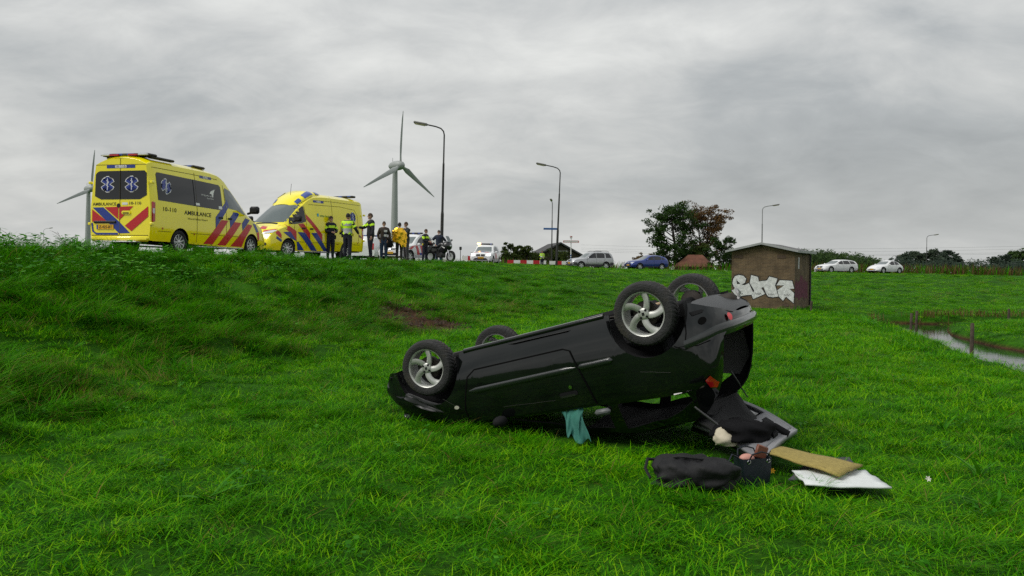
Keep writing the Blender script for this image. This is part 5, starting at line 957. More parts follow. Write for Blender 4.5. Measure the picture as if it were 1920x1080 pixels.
# arch liners
for ax, rr in ((0, .37), (2.442, .385)):
    for sg in (1, -1):
        k = MB(); T = Matrix.Translation((ax, sg * .50, .275)) @ Matrix.Rotation(R(-90 * sg), 4, 'X'); prof = [(.06, 0), (rr - .02, 0), (rr, .03), (rr, .285)]; A = [[T @ Vector((r_ * math.cos(a), r_ * math.sin(a), h)) for a in [(-.10 + (math.pi + .2) * q / 20) * (-sg) for q in range(21)]] for r_, h in prof]
        k.loft(A, 0, False, False); k.build('arch_liner', HIN, hero, 40)
sd = Fn(on_side, hs, -1); sdl = Fn(on_side, hs, 1); rrf = Fn(on_rear, hs)
SEAMH = mat('shut_line', (.002, .002, .002), .9, spec=.1)
for f_ in (sd, sdl):
    d_ = decal('door', [[(2.055, .90), (2.06, .76), (1.995, .57), (1.955, .45), (1.87, .395), (.86, .40), (.80, .425), (.755, .56), (.70, .75), (.66, .94), (1.62, .905)]], HP, hero, f_.lift(-.002), .07)
    decal('shut_line', [line2([(2.06, .91), (2.065, .76), (2.0, .57), (1.96, .445), (1.87, .387), (.86, .392), (.793, .42), (.747, .56), (.69, .75), (.65, .95)], .013)], SEAMH, d_, f_.lift(.0015), .06)
    h_ = decal('door_handle', [rrect(.80, .785, .99, .83, .02)], HIN, d_, f_.lift(.004), .05); decal('handle_lever', [rrect(.82, .812, .97, .832, .009)], mat('handle_gloss', (.02, .02, .02), .2, coat=.6), d_, f_.lift(.024), .05)
    decal('lock', [disc(.856, .745, .018)], CHR, d_, f_.lift(.01), .05)
    # body-side moulding as a proud strip
    for x0, x1 in ((1.965, .765), (.735, .385)):
        k = MB(); rings = []; n_ = 14
        for i in range(n_ + 1):
            x = lerp(x0, x1, i / n_); e = .3 if i in (0, n_) else 1.; zc_ = .585; sgn = -1 if f_ is sd else 1
            rings.append([(x, sgn * (hs.y(x, zc_ + dz) + dy * e), zc_ + dz * e) for dz, dy in ((-.026, -.004), (-.024, .012), (-.012, .019), (.012, .019), (.024, .012), (.026, -.004))])
        k.loft(rings, 0, True, True); k.build('side_moulding', mat('moulding_gloss', (.012, .015, .014), .22, coat=.6), hero, 50, fix=True)
    decal('side_marker', [disc(2.15, .715, .03, 12, .019)], mat('marker_clear', (.55, .52, .45), .15, spec=.8), hero, f_.lift(.012), .05)
    decal('shut_line', [line2([(-.30, .64), (-.205, .585), (-.20, .60), (-.33, .61)], .006)], SEAMH, hero, f_.lift(.002), .05)
    decal('bumper_seam', [line2([(-.335, .30), (-.34, .40), (-.33, .50), (-.30, .60), (-.40, .625), (-.50, .61)], .009)], SEAMH, hero, f_.lift(.002), .05)
    decal('bumper_slot', [[(-.38, .335), (-.47, .335), (-.49, .345), (-.48, .362), (-.40, .37)]], HIN, hero, f_.lift(.003), .05)
    decal('tow_cover', [disc(-.47, .43, .031)], SEAMH, hero, f_.lift(.004), .05)
    decal('tail_light', [[(-.385, .93), (-.43, .90), (-.455, .98), (-.43, 1.02), (-.395, 1.0)]], RED, hero, f_.lift(.006), .05)
for (x0, z0, x1, z1) in ((1.62, .80, 1.05, .84), (.15, .74, -.12, .80), (2.3, .60, 2.1, .74)): decal('scratch', [line2([(lerp(x0, x1, q / 5), lerp(z0, z1, q / 5) + .002 * math.sin(q * 2.3 + x0)) for q in range(6)], .003)], mat('scratch', (.05, .05, .045), .7), hero, sd.lift(.0025), .1)
# rear bumper strip wrapping the corner
k = MB(); rings = []
path = [(-.30, -1), (-.37, -1), (-.44, -1), (-.50, -1), (-.55, -1)]
def band(pt, nrm, zc_): return [Vector(pt) + Vector(nrm) * d + Vector((0, 0, zc_ + dz)) for dz, d in ((-.04, -.01), (-.038, .022), (-.015, .032), (.02, .03), (.04, .02), (.042, -.01))]
for i, (x, s_) in enumerate(path): rings.append(band((x, -hs.y(x, .56), 0), (-.25 * i / 4, -1 + .05 * i, 0), lerp(.60, .535, i / 4)))
for y_ in (-.58, -.45, -.25, 0, .25, .45, .58): rings.append(band((hs.xface(y_, .53, False), y_, 0), (-1, .4 * y_, 0), .53))
for i, (x, s_) in reversed(list(enumerate(path))): rings.append(band((x, hs.y(x, .56), 0), (-.25 * i / 4, 1 - .05 * i, 0), lerp(.60, .535, i / 4)))
k.loft(rings, 0, True, True); k.build('bumper_strip', mat('moulding_gloss', (0, 0, 0)), hero, 50, fix=True)
for y_ in (-.46, .46): decal('rear_reflector', [disc(y_, .455, .036)], mat('fog_red', (.80, .02, .03), .12, spec=.8), hero, rrf.lift(.008), .05)
# inside: far trim, seats, dashboard, rear bench
decal('interior_trim', [[(-.44, .66), (.05, .62), (.15, 1.0), (-.30, 1.08), (-.44, .92)]], mat('trim_dark', (.09, .09, .09), .7, noise=(6., .2)), hero, lambda u, v: Vector((u, hs.y(u, v) - .07, v)), .08)
decal('boot_sill_trim', [[(-.52, .56), (.52, .56), (.5, .44), (-.5, .44)]], HIN, hero, lambda u, v: Vector((hs.xface(u, v, False) + .09, u, v)), .08)
SEATM = mat('seat_fabric', (.022, .022, .026), .95, noise=(30., .3))
for sg in (-1, 1):
    k = MB(); k.box((1.05, sg * .35, .42), (.50, .46, .16), 0, None, .05); k.box((.78, sg * .35, .70), (.14, .44, .52), 0, Matrix.Rotation(R(-14), 3, 'Y'), .05); s_ = k.build('front_seat', SEATM, hero, 40); k = MB(); k.box((.69, sg * .35, 1.02), (.09, .26, .15), 0, None, .04); k.build('head_rest', SEATM, s_, 40)
k = MB(); k.box((.12, 0, .45), (.45, 1.2, .16), 0, None, .05); k.box((-.10, 0, .70), (.13, 1.2, .5), 0, Matrix.Rotation(R(-16), 3, 'Y'), .05); k.build('rear_bench', SEATM, hero, 40)
k = MB(); k.box((1.78, 0, .80), (.36, 1.36, .24), 0, None, .07); k.build('dashboard', HIN, hero, 40)
k = MB(); k.lathe([(.165, -.012), (.18, 0), (.165, .012), (.15, 0), (.165, -.012)], 20, 0, Matrix.Translation((1.5, .36, .82)) @ Matrix.Rotation(R(-65), 4, 'Y')); k.build('steering_wheel', HIN, hero, 40)
# wing mirror hanging, door trim piece
k = MB(); k.ball((1.66, -.88, .93), (.07, .09, .055), 0, 12, 8); k.build('wing_mirror', HIN, hero, 60)
k = MB(); k.box((.62, -.79, 1.03), (.16, .05, .06), 0, None, .025); k.build('belt_anchor', mat('grey_plastic', (.10, .105, .11), .5), hero, 40)
# torn front bumper and liner hanging at the nose
def crumple(name, path_, w_, m_, seed, amp=.03, parent=hero):
    r = random.Random(seed); k = MB(); rings = []
    for i, (p, ax) in enumerate(path_): rings.append([Vector(p) + Vector(ax) * (w_ * (j / 6 - .5)) + Vector((r.gauss(0, amp), r.gauss(0, amp), r.gauss(0, amp))) for j in range(7)])
    k.loft(rings, 0, False, False); o = k.build(name, m_, parent, 60); mo = o.modifiers.new('thickness', 'SOLIDIFY'); mo.thickness = .006; ms = o.modifiers.new('sub', 'SUBSURF'); ms.levels = 1; ms.render_levels = 1; return o
crumple('torn_bumper', [((3.10, -.62 + .2 * i, .40 + .03 * (i % 2)), (.12, 0, 1)) for i in range(7)], .30, BUMP, 5, .022)
crumple('torn_bumper_corner', [((2.80 + .09 * i, -.74 + .03 * i * i, .31 + .012 * i), (0, .3, 1)) for i in range(4)], .16, BUMP, 9, .012)
crumple('arch_liner_flap', [((2.78 - .09 * i, -.80 - .02 * math.sin(i), .50 + .045 * i), (.5, 0, .5)) for i in range(6)], .14, BUMP, 3, .012)
crumple('broken_wing', [((2.95 - .10 * i, -.70 - .01 * i, .72 + .02 * math.sin(i * 2)), (.1, .1, 1)) for i in range(5)], .22, HP, 12, .02)
crumple('broken_trim', [((-.53, .42 + .05 * i, .32 - .05 * math.sin(i)), (-.2, 0, -1)) for i in range(4)], .085, mat('broken_grey', (.34, .34, .34), .6, noise=(12., .4), dirt=((.03, .018, .01), .9, 9.)), 15, .014)
# wheels: swirl five-spoke alloys
HRIM = mat('swirl_alloy', (.46, .47, .44), .38, metal=.4, noise=(5., .1), dirt=((.10, .09, .06), .5, 7.)); HTY = mat('hero_tyre', (.016, .016, .0165), .8, noise=(14., .35), bump=(70., .4), dirt=((.06, .045, .02), .55, 4.))
def hero_wheel(loc, sg, steer=0.):
    r, w_ = .29, .19; T = Matrix.Rotation(R(-90 * sg), 4, 'X'); k = MB(); n = 132; prof = [(.196, .085, 0), (.215, .094, 0), (.245, .096, 0), (.268, .090, .3), (.281, .078, 1), (.288, .060, 1), (.290, .035, 1), (.290, .008, 1), (.284, .004, 0), (.284, -.004, 0), (.290, -.008, 1), (.290, -.035, 1), (.288, -.060, 1), (.281, -.078, 1), (.268, -.090, .3), (.245, -.096, 0), (.196, -.09, 0)]
    rings = []
    for q, (rd, h, tr) in enumerate(prof):
        rings.append([T @ Vector((lambda a, d: ((rd - d) * math.cos(a), (rd - d) * math.sin(a), h))(2 * math.pi * i / n + abs(h) * 1.3, .0065 * tr * ((i + (0 if h > 0 else 1)) % 3 == 0))) for i in range(n)])
    k.loft(rings, 0, True, False); tyre = k.build('wheel', HTY, hero, 28, loc, steer)
    k = MB(); k.lathe([(.196, .086), (.199, .090), (.190, .086), (.184, .075), (.180, -.02), (.184, -.085), (.196, -.09)], 48, 0, T); rim = k.build('rim', HRIM, tyre, 40)
    k = MB()
    for i in range(5):
        a0 = 2 * math.pi * i / 5 + .2; A = []; B = []
        for j in range(9):
            t = j / 8; rr = lerp(.035, .187, t); th = a0 + sg * (-.52) * t ** 1.3; hw = (.020 * (1 - t) ** 1.5 + .019 + .027 * t ** 2.2) / rr; hw = min(hw, .62); zf = .070 + .012 * math.sin(math.pi * t * .9); tw_ = .014 * t
            A.append([(rr, th - hw, zf - .012), (rr, th - hw * .8, zf + tw_ * .5), (rr, th, zf + .006), (rr, th + hw * .8, zf - tw_), (rr, th + hw, zf - .012 - tw_), (rr, th + hw * .7, zf - .035), (rr, th - hw * .7, zf - .035)])
        k.loft([[T @ Vector((p[0] * math.cos(p[1]), p[0] * math.sin(p[1]), p[2])) for p in ring] for ring in A], 0, True, True)
    k.lathe([(.052, .04), (.052, .076), (.044, .083), (.024, .086), (.001, .086)], 24, 0, T); k.build('spokes', HRIM, tyre, 45, fix=True)
    for i in range(4):
        a = math.pi / 4 + i * math.pi / 2; k = MB(); k.lathe([(.0115, .080), (.0115, .0868), (.001, .0868)], 10, 0, T @ Matrix.Translation((.040 * math.cos(a), .040 * math.sin(a), 0))); k.build('bolt_hole', HIN, tyre, 40)
    k = MB(); k.lathe([(.001, .03), (.105, .03), (.115, .02), (.115, -.04), (.07, -.06), (.001, -.06)], 24, 0, T); k.build('brake_drum', mat('brake_iron', (.035, .028, .024), .7, metal=.4, noise=(8., .5)), tyre, 40)
    # worn centre mark
    k = MB(); k.box(T @ Vector((0, 0, .0875)), (.022, .003, .026) , 0); k.build('centre_mark', HIN, tyre, 0)
    return tyre
for x_, z_ in ((0, .255), (2.442, .262)):
    for sg in (-1, 1): hero_wheel((x_, sg * .715, z_), sg, R(-8) if x_ else 0.)
# tailgate swung out onto the grass, hinged on the roof edge
TN, TF, ON, OF = Vector((1.69, 7.40, .17)), Vector((2.26, 8.08, .30)), Vector((1.985, 6.34, .10)), Vector((2.52, 7.08, .19))
MI = MH.inverted()
def tg(u, v, h=0.): return TN.lerp(TF, v).lerp(ON.lerp(OF, v), u) + Vector((0, 0, h + .05 * math.sin(math.pi * min(max(u, 0), 1)) * .6 - .05 * (2 * v - 1) ** 2 * .5))
def patch(name, U, Vv, h, m_, parent, th=.02, n=12, hf=None, world=False):
    """slab lying on the tailgate's inner face"""
    k = MB(); P = [[(lambda q: q if world else MI @ q)(tg(lerp(U[0], U[1], i / n), lerp(Vv[0], Vv[1], j / n), h + (hf(i / n, j / n) if hf else 0))) for j in range(n + 1)] for i in range(n + 1)]; k.loft(P, 0, False, False); o = k.build(name, m_, parent, 50); s_ = o.modifiers.new('thickness', 'SOLIDIFY'); s_.thickness = th; s_.offset = 0; return o
tgl = patch('tailgate', (.0, 1.02), (-.03, 1.03), 0, HP, hero, .03)
patch('tailgate_glass', (.06, .52), (.1, .9), .03, GLD, tgl, .008); 
patch('tailgate_trim', (.58, .97), (.04, .96), .04, TRIM, tgl, .03, 14, lambda a, b: .025 * (1 - (2 * b - 1) ** 4) * math.sin(math.pi * a))
for v0, v1 in ((-.02, .07), (.93, 1.02)): patch('tailgate_frame', (.02, 1.0), (v0, v1), .035, TRIM, tgl, .03)
patch('tailgate_edge', (.95, 1.03), (-.02, 1.02), .03, mat('edge_grey', (.24, .24, .25), .5), tgl, .04); patch('latch_recess', (.70, .82), (.62, .74), .075, HIN, tgl, .012); patch('latch_recess', (.80, .90), (.22, .38), .065, HIN, tgl, .012); patch('latch', (.93, .97), (.44, .56), .07, HIN, tgl, .05)
for a_, b_ in ((Vector((1.60, 6.93, .42)), tg(.72, .02, .06)), (Vector((2.16, 7.85, .62)), tg(.25, 1.0, .10))):
    k = MB(); k.tube([MI @ a_, MI @ a_.lerp(b_, .5), MI @ a_.lerp(b_, .52), MI @ b_], [.011, .011, .006, .006], 8); k.build('gas_strut', mat('strut_black', (.02, .02, .02), .35), tgl, 40)

# ---------------------------------------------------------------- things thrown out of the car
BAGM = mat('black_nylon', (.0065, .0065, .0075), .72, spec=.3, noise=(10., .3), bump=(11., .9)); CLB = mat('black_cloth', (.008, .008, .009), .95, spec=.1, bump=(20., .5)); NAVY = mat('navy_leather', (.006, .010, .018), .5, spec=.4, bump=(40., .15)); BEI = mat('beige_cloth', (.50, .45, .34), .9, noise=(8., .12)); OLV = mat('olive_mat', (.30, .235, .065), .95, noise=(30., .25), bump=(90., .5)); WPN = mat('white_board', (.62, .65, .64), .6, noise=(7., .12)); GMT = mat('grey_felt', (.055, .055, .062), .95, noise=(14., .25)); TEALC = mat('teal_cloth', (.020, .135, .105), .8, noise=(4., .35), bump=(10., .3)); BRL = mat('brown_leather', (.16, .05, .025), .5); PNK = mat('pink_pouch', (.50, .24, .19), .6)
def blob(name, c, rad, m_, seed, amp=.18, rz=0, n=36, k_=20, sq=2.6, parent=None, folds=5., fl=.35):
    r = random.Random(seed); ph = [(r.uniform(-3, 3), r.uniform(-3, 3), r.uniform(-3, 3), r.uniform(0, 6)) for _ in range(7)]; mb = MB(); rings = []
    for i in range(k_ + 1):
        p = .03 + (math.pi - .06) * i / k_; ring = []
        for j in range(n):
            q = 2 * math.pi * j / n; d = Vector((math.sin(p) * math.cos(q), math.sin(p) * math.sin(q), -math.cos(p))); l_ = (abs(d.x) ** sq + abs(d.y) ** sq + abs(d.z) ** sq) ** (-1 / sq)
            s_ = 1 + amp * sum(math.sin((a * d.x + b * d.y + g_ * d.z) * (1 + z_ * .55) + h_) / (1 + z_ * .5) for z_, (a, b, g_, h_) in enumerate(ph)) / 2 + amp * .35 * math.sin(folds * q + 3 * math.sin(p * 3))
            v = Vector((d.x * rad[0], d.y * rad[1], d.z * rad[2])) * l_ * s_
            if v.z < -rad[2] * fl: v.z = -rad[2] * fl - (abs(v.z) - rad[2] * fl) * .15
            ring.append(v)
        rings.append(ring)
    mb.loft(rings, 0, True, True); o = mb.build(name, m_, parent, 60, None, None, True); o.location = c; o.rotation_euler = (0, 0, rz); return o
g0 = lambda x, y: hz(x, y)
du = blob('duffel_bag', (1.35, 5.88, g0(1.35, 5.88) + .085), (.295, .165, .115), BAGM, 21, .15, R(-14), 72, 36, 3.4, None, 9., .62); tag(du, 'black duffel bag slumped on the grass in front of the car', 'bag')
k = MB(); k.tube([(-.27, .05, .07), (-.33, .0, .08), (-.34, -.08, .03), (-.30, -.12, -.03)], .012, 6); k.build('strap', BAGM, du, 40); k = MB(); k.tube([(-.18, .02, .09), (-.1, -.05, .125), (.06, -.06, .12), (.16, .02, .09)], .010, 6); k.build('handle', BAGM, du, 40); k = MB(); k.tube([(.29, -.05, .03), (.31, .0, .06), (.29, .06, .03)], .010, 6); k.build('end_handle', BAGM, du, 40)
# handbag: open tote with two handles
hb_ = empty('handbag', (1.845, 6.07, g0(1.845, 6.07) + .0), R(18)); tag(hb_, 'dark navy handbag with silver rings, open at the top', 'handbag')
k = MB(); rings = [[(a * sx + .004 * math.sin(b * 30), b * sy, z) for a, b in ((-.115, -.07), (-.06, -.082), (.06, -.082), (.115, -.07), (.125, 0), (.115, .07), (.06, .082), (-.06, .082), (-.115, .07), (-.125, 0))] for sx, sy, z in ((.86, 1., -.02), (.9, 1.06, .02), (1.02, 1.04, .12), (1.1, .92, .205), (1.07, .88, .205), (1.0, .95, .12), (.85, .9, .05))]; k.loft(rings, 0, True, True); k.build('bag_body', NAVY, hb_, 50)
for yy in (-.075, .07):
    k = MB(); k.tube([(-.085, yy, .19), (-.07, yy * 1.3, .245), (0, yy * 1.5, .265), (.07, yy * 1.3, .245), (.085, yy, .19)], .006, 6); k.build('handle', NAVY, hb_, 50)
    for xx in (-.085, .085): k = MB(); k.lathe([(.013, -.002), (.017, 0), (.013, .002)], 10, 0, Matrix.Translation((xx, yy * 1.07, .185)) @ Matrix.Rotation(R(90), 4, 'X')); k.build('ring', CHR, hb_, 40)
k = MB(); k.tube([(-.12, 0, .2), (-.2, -.03, .24), (-.26, -.05, .16), (-.24, -.08, .08)], .006, 6); k.build('shoulder_strap', NAVY, hb_, 50)
k = MB(); k.box((.075, .0, .235), (.10, .03, .10), 0, Matrix.Rotation(R(20), 3, 'Y'), .008); o = k.build('wallet', BRL, None, 40, hb_.location, R(18)); tag(o, 'brown leather wallet sticking out of the navy handbag', 'wallet')
k = MB(); k.ball((-.05, .0, .195), (.062, .045, .035), 0, 14, 8); o = k.build('pouch', PNK, None, 60, hb_.location, R(18)); tag(o, 'dusty pink pouch inside the open handbag', 'pouch')
k = MB(); SA = [Vector(p) for p in ((1.60, 7.45, .30), (2.25, 7.95, .37), (2.22, 7.18, .25), (1.74, 6.85, .21))]; k.loft([[SA[0].lerp(SA[1], i / 10).lerp(SA[3].lerp(SA[2], i / 10), j / 10) + Vector((0, 0, .014 * math.sin(i * .7) + .01 * math.sin(j * .9))) for j in range(11)] for i in range(11)], 0, False, False)
o = k.build('parcel_shelf', mat('shelf_black', (.010, .010, .0105), .9, noise=(20., .3)), None, 40, fix=True); s_ = o.modifiers.new('thickness', 'SOLIDIFY'); s_.thickness = .022; tag(o, 'flat black parcel shelf lying across the open tailgate', 'parcel shelf')
bj = blob('black_jacket', (1.98, 6.80, .24), (.26, .22, .105), CLB, 33, .20, R(35), 44, 22, 2.2, None, 6., .5); tag(bj, 'crumpled black jacket heaped on the tailgate trim', 'jacket'); k = MB(); k.tube([(.2, -.05, .03), (.3, -.1, .02), (.36, -.2, -.03)], [.05, .04, .03], 8); k.build('sleeve', CLB, bj, 60)
bc = blob('beige_cloth', (1.79, 6.68, .20), (.105, .085, .075), BEI, 38, .22, .3, 32, 18, 2., None, 4., .6); tag(bc, 'crumpled beige cloth beside the handbag on the tailgate', 'cloth')
def slab(name, label, cat, P, z0, th, m_, warp, n=10):
    """four-cornered thin board given by world corners (x, y, dz)"""
    k = MB(); G = [[Vector(P[0]).lerp(Vector(P[1]), i / n).lerp(Vector(P[3]).lerp(Vector(P[2]), i / n), j / n) for j in range(n + 1)] for i in range(n + 1)]
    G = [[q + Vector((.004 * math.sin(i * 2.1 + j), .004 * math.sin(j * 2.7 + i * .6), .4 * g0(q.x, q.y) + .6 * g0(P[0][0], P[0][1]) + z0 + warp(i / n, j / n))) for j, q in enumerate(row)] for i, row in enumerate(G)]
    k.loft(G, 0, False, False); o = k.build(name, m_, None, 40, fix=True); s_ = o.modifiers.new('thickness', 'SOLIDIFY'); s_.thickness = th; s_.offset = -1; return tag(o, label, cat)
slab('grey_mat', 'dark grey felt mat lying under the white and olive boards', 'mat', [(2.10, 6.02, 0), (2.66, 6.86, .0), (2.86, 6.72, 0), (2.66, 5.98, 0)], .055, .012, GMT, lambda a, b: .008 * math.sin(a * 4 + b * 3) + .01)
slab('white_board', 'white ribbed board lying lowest of the loose panels', 'board', [(2.19, 6.20, 0), (2.78, 6.26, 0), (2.78, 5.80, 0), (2.15, 5.80, 0)], .075, .012, WPN, lambda a, b: .004 * math.sin(b * 18) + .012)
slab('olive_mat', 'olive-yellow textile mat lying on top of the white board', 'mat', [(2.09, 6.42, .04), (2.24, 6.70, .04), (2.77, 6.26, .0), (2.45, 5.93, .0)], .105, .016, OLV, lambda a, b: .012 * math.sin(a * 3.1) + .015)
# teal cloth hanging from the side window
k = MB(); n = 14; tp0, tp1 = at(1050, 772, 7.54), at(1094, 764, 7.42); b0_, b1_ = at(1062, 818, 7.38), at(1108, 832, 7.24); G = []
for i in range(n + 1):
    row = []
    for j in range(n + 1):
        u, v = i / n, j / n; p = tp0.lerp(tp1, u).lerp(b0_.lerp(b1_, u), v); pin = .05 * math.sin(math.pi * v) * (.5 - u); row.append(p + Vector((pin + .008 * math.sin(v * 7 + u * 9), -.035 * math.sin(u * 11 + v * 2) * (.3 + v) - .03 * v + .012 * math.sin(u * 23 + v * 15), .03 * math.sin(u * 9) * v + .01 * math.sin(u * 17 + v * 5))))
    G.append(row)
k.loft(G, 0, False, False); o = k.build('teal_cloth', TEALC, None, 60); s_ = o.modifiers.new('thickness', 'SOLIDIFY'); s_.thickness = .006; ss = o.modifiers.new('sub', 'SUBSURF'); ss.levels = 1; ss.render_levels = 1; tag(o, 'teal green cloth hanging out of the crushed side window', 'cloth')
for px, py, Y, c_, lab in ((1448, 889, 6.1, (.75, .42, .02), 'small yellow-orange flower by the navy handbag'), (1740, 903, 5.95, (.72, .70, .62), 'small pale scrap on the grass at lower right')):
    p = at(px, py, Y); k = MB()
    for i in range(6): a = i * 1.047; k.add([(0, 0, 0), (.014 * math.cos(a - .4), .014 * math.sin(a - .4), .006), (.026 * math.cos(a), .026 * math.sin(a), .004), (.014 * math.cos(a + .4), .014 * math.sin(a + .4), .006)], [(0, 1, 2, 3)])
    k.tube([(0, 0, 0), (0, .005, -.1)], .002, 4, 1); o = k.build('flower' if c_[2] < .1 else 'scrap', [mat('petal_%d' % px, c_, .7), GR_LONG], None, 0, (p.x, p.y, max(p.z, g0(p.x, p.y) + .10))); o.rotation_euler = (R(60), 0, 0); tag(o, lab, 'flower' if c_[2] < .1 else 'scrap')
# ---------------------------------------------------------------- people
SKN = mat('skin', (.42, .25, .18), .6); JBK = mat('police_jacket', (.010, .012, .020), .8); TRN = mat('police_trousers', (.012, .015, .028), .85); SHO = mat('boots', (.01, .01, .01), .6); HIV = mat('hi_vis', (.58, .95, .02), .6); SLV = mat('reflective_silver', (.42, .44, .44), .4); HBR = mat('hair_brown', (.06, .035, .02), .8); HDK = mat('hair_dark', (.012, .010, .009), .8); JBN = mat('brown_jacket', (.035, .025, .02), .85); JNS = mat('jeans', (.02, .045, .10), .9, noise=(6., .3)); GRT = mat('grey_trousers', (.06, .06, .065), .9); DGR = mat('dark_jacket', (.018, .022, .022), .85); WSH = mat('white_shirt', (.62, .62, .62), .85); NJK = mat('navy_jacket', (.012, .02, .04), .85); RDJ = mat('red_jacket', (.65, .02, .025), .7)
GLD_F = mat('gold_foil', (.85, .50, .03), .22, metal=.85, bump=(9., .9)); SLF = mat('silver_foil', (.55, .56, .52), .25, metal=.8, bump=(12., .9))
ARMS = {'down': ((.25, .02, 1.14), (.27, -.05, .90)), 'hips': ((.40, .06, 1.17), (.22, -.06, 1.0)), 'front': ((.25, -.04, 1.16), (.09, -.24, 1.12)), 'pocket': ((.27, .04, 1.15), (.20, -.07, .95)), 'reach': ((.27, -.18, 1.22), (.20, -.42, 1.22)), 'out': ((.33, .02, 1.18), (.42, -.08, .98)), 'behind': ((.27, .08, 1.14), (.12, .16, .98)), 'bar': ((.28, -.22, 1.2), (.30, -.45, 1.05))}
def person(label, px, Y, h, yaw, top, legs, arms=('down', 'down'), hair=HBR, vest=None, bands=(), skirt=None, stride=.0, bulk=1.24, dx=0., belt=True, stripes=False, lean=0., cap=None, shoes=SHO):
    x = (px - 960) / FPX * Y + dx; root_z = hz(x, Y) + .03; s = h / 1.78; v = []; e = []; rad = []; B = []
    def J(p, r, par=None, bone=None):
        v.append(Vector(p)); rad.append(r); i = len(v) - 1
        if par is not None: e.append((par, i)); B.append((par, i, bone))
        return i
    pv = J((0, 0, .95), .145 * bulk); be = J((0, -.0 - lean * .3, 1.10), .135 * bulk, pv, 'top'); ch = J((0, -lean * .6, 1.29), .155 * bulk, be, 'top'); nb = J((0, -lean * .9, 1.455), .085, ch, 'top'); nk = J((0, -.01 - lean, 1.55), .055, nb, 'skin')
    wr = []
    for k_, sg in enumerate((-1, 1)):
        el, wt = ARMS[arms[k_]]; sh_ = J((sg * .165, .0 - lean * .7, 1.415), .078 * bulk, nb, 'top'); q = J((sg * el[0], el[1] - lean * .5, el[2]), .056 * bulk, sh_, 'top'); m_ = J((sg * wt[0], wt[1] - lean * .3, wt[2]), .040 * bulk, q, 'top'); wr.append((v[m_].copy(), (v[m_] - v[q]).normalized(), sg))
        st = stride * sg; hp = J((sg * .085, 0, .90), .098 * bulk, pv, 'legs'); kn = J((sg * .10, -.015 - st * .5, .50), .068 * bulk, hp, 'legs'); an = J((sg * .105, .02 - st, .10), .050 * bulk, kn, 'legs'); J((sg * .12, -.13 - st, .045), .042, an, 'shoe')
    me = bpy.data.meshes.new('person'); me.from_pydata(v, e, []); o = bpy.data.objects.new('person', me); COL.objects.link(o); md = o.modifiers.new('skin', 'SKIN'); md.use_smooth_shade = True; sv = me.skin_vertices[0].data
    for i, r in enumerate(rad): sv[i].radius = (r, r * (.82 if i in (pv, be, ch) else 1.)); sv[i].use_root = i == pv
    o.modifiers.new('sub', 'SUBSURF').render_levels = 1; o.modifiers['sub'].levels = 1
    dg = bpy.context.evaluated_depsgraph_get(); dg.update(); m2 = bpy.data.meshes.new_from_object(o.evaluated_get(dg)); bpy.data.objects.remove(o); bpy.data.meshes.remove(me)
    V = [q.co.copy() for q in m2.vertices]; F = [tuple(p.vertices) for p in m2.polygons]; bpy.data.meshes.remove(m2)
    mb = MB(); idx = {'top': 0, 'legs': 1, 'skin': 2, 'shoe': 3}; reg = []
    for f in F:
        c = sum((V[i] for i in f), Vector()) / len(f); best = None
        for a, b, n_ in B:
            d = v[b] - v[a]; t = min(1, max(0, (c - v[a]).dot(d) / d.length_squared)); ds = (c - (v[a] + d * t)).length - .6 * lerp(rad[a], rad[b], t)
            if best is None or ds < best[0]: best = (ds, n_, a)
        r_ = best[1]
        if r_ == 'top' and c.z < .93 and abs(c.x) < .19: r_ = 'legs'
        if r_ == 'legs' and c.z > .95: r_ = 'top'
        reg.append((r_, best[2], c))
    mb.v = [tuple(p) for p in V]; mb.f = list(F); mb.m = [idx[r[0]] for r in reg]
    hc = Vector((0, -.025 - lean * 1.05, 1.665)); mb.ball(hc, (.074, .092, .116), 2, 16, 12); mb.ball(hc + Vector((0, -.095, -.012)), (.014, .022, .022), 2, 8, 6); mb.ball(hc + Vector((0, -.05, -.075)), (.045, .045, .04), 2, 10, 6)
    for sg in (-1, 1): mb.ball(hc + Vector((sg * .076, .005, -.005)), (.012, .022, .032), 2, 8, 6); mb.ball(hc + Vector((sg * .03, -.085, .012)), (.011, .008, .007), 3, 8, 5)
    for w_, d, sg in wr:
        c = w_ + d * .07; mb.ball(c, (.032, .032, .048), 2, 8, 6, d.to_track_quat('Z', 'Y').to_matrix()); pr = d.orthogonal().normalized()
        for q in range(4): b0 = c + d * .03 + pr * (.030 - .02 * q); mb.tube([b0, b0 + d * (.05 + .012 * (q in (1, 2))), b0 + d * (.075 + .014 * (q in (1, 2))) + d.cross(pr) * .02], [.010, .009, .006], 5, 2)
        mb.tube([c - pr * .03, c - pr * .052 + d * .03, c - pr * .05 + d * .055], [.012, .010, .007], 5, 2)
    root = mb.build('person', [top, legs, SKN, shoes], None, 60); root.location = (x, Y, root_z); root.rotation_euler = (0, 0, yaw); root.scale = (s, s, s); tag(root, label, 'person', 'people standing on the dyke road')
    k = MB(); rings = []
    for i in range(8):
        p = math.pi * (.02 + .55 * i / 7); ring = [hc + Vector((.082 * math.sin(p) * math.cos(q) * 1.02, .102 * math.sin(p) * math.sin(q) + .010, .126 * math.cos(p) - (.0 if math.sin(q) > -.3 else -.028 * (i / 7)))) for q in [j * 2 * math.pi / 14 for j in range(14)]]; rings.append(ring)
    k.loft(rings, 0, True, True); k.build('hair' if not cap else 'cap', cap or hair, root, 60, fix=True)
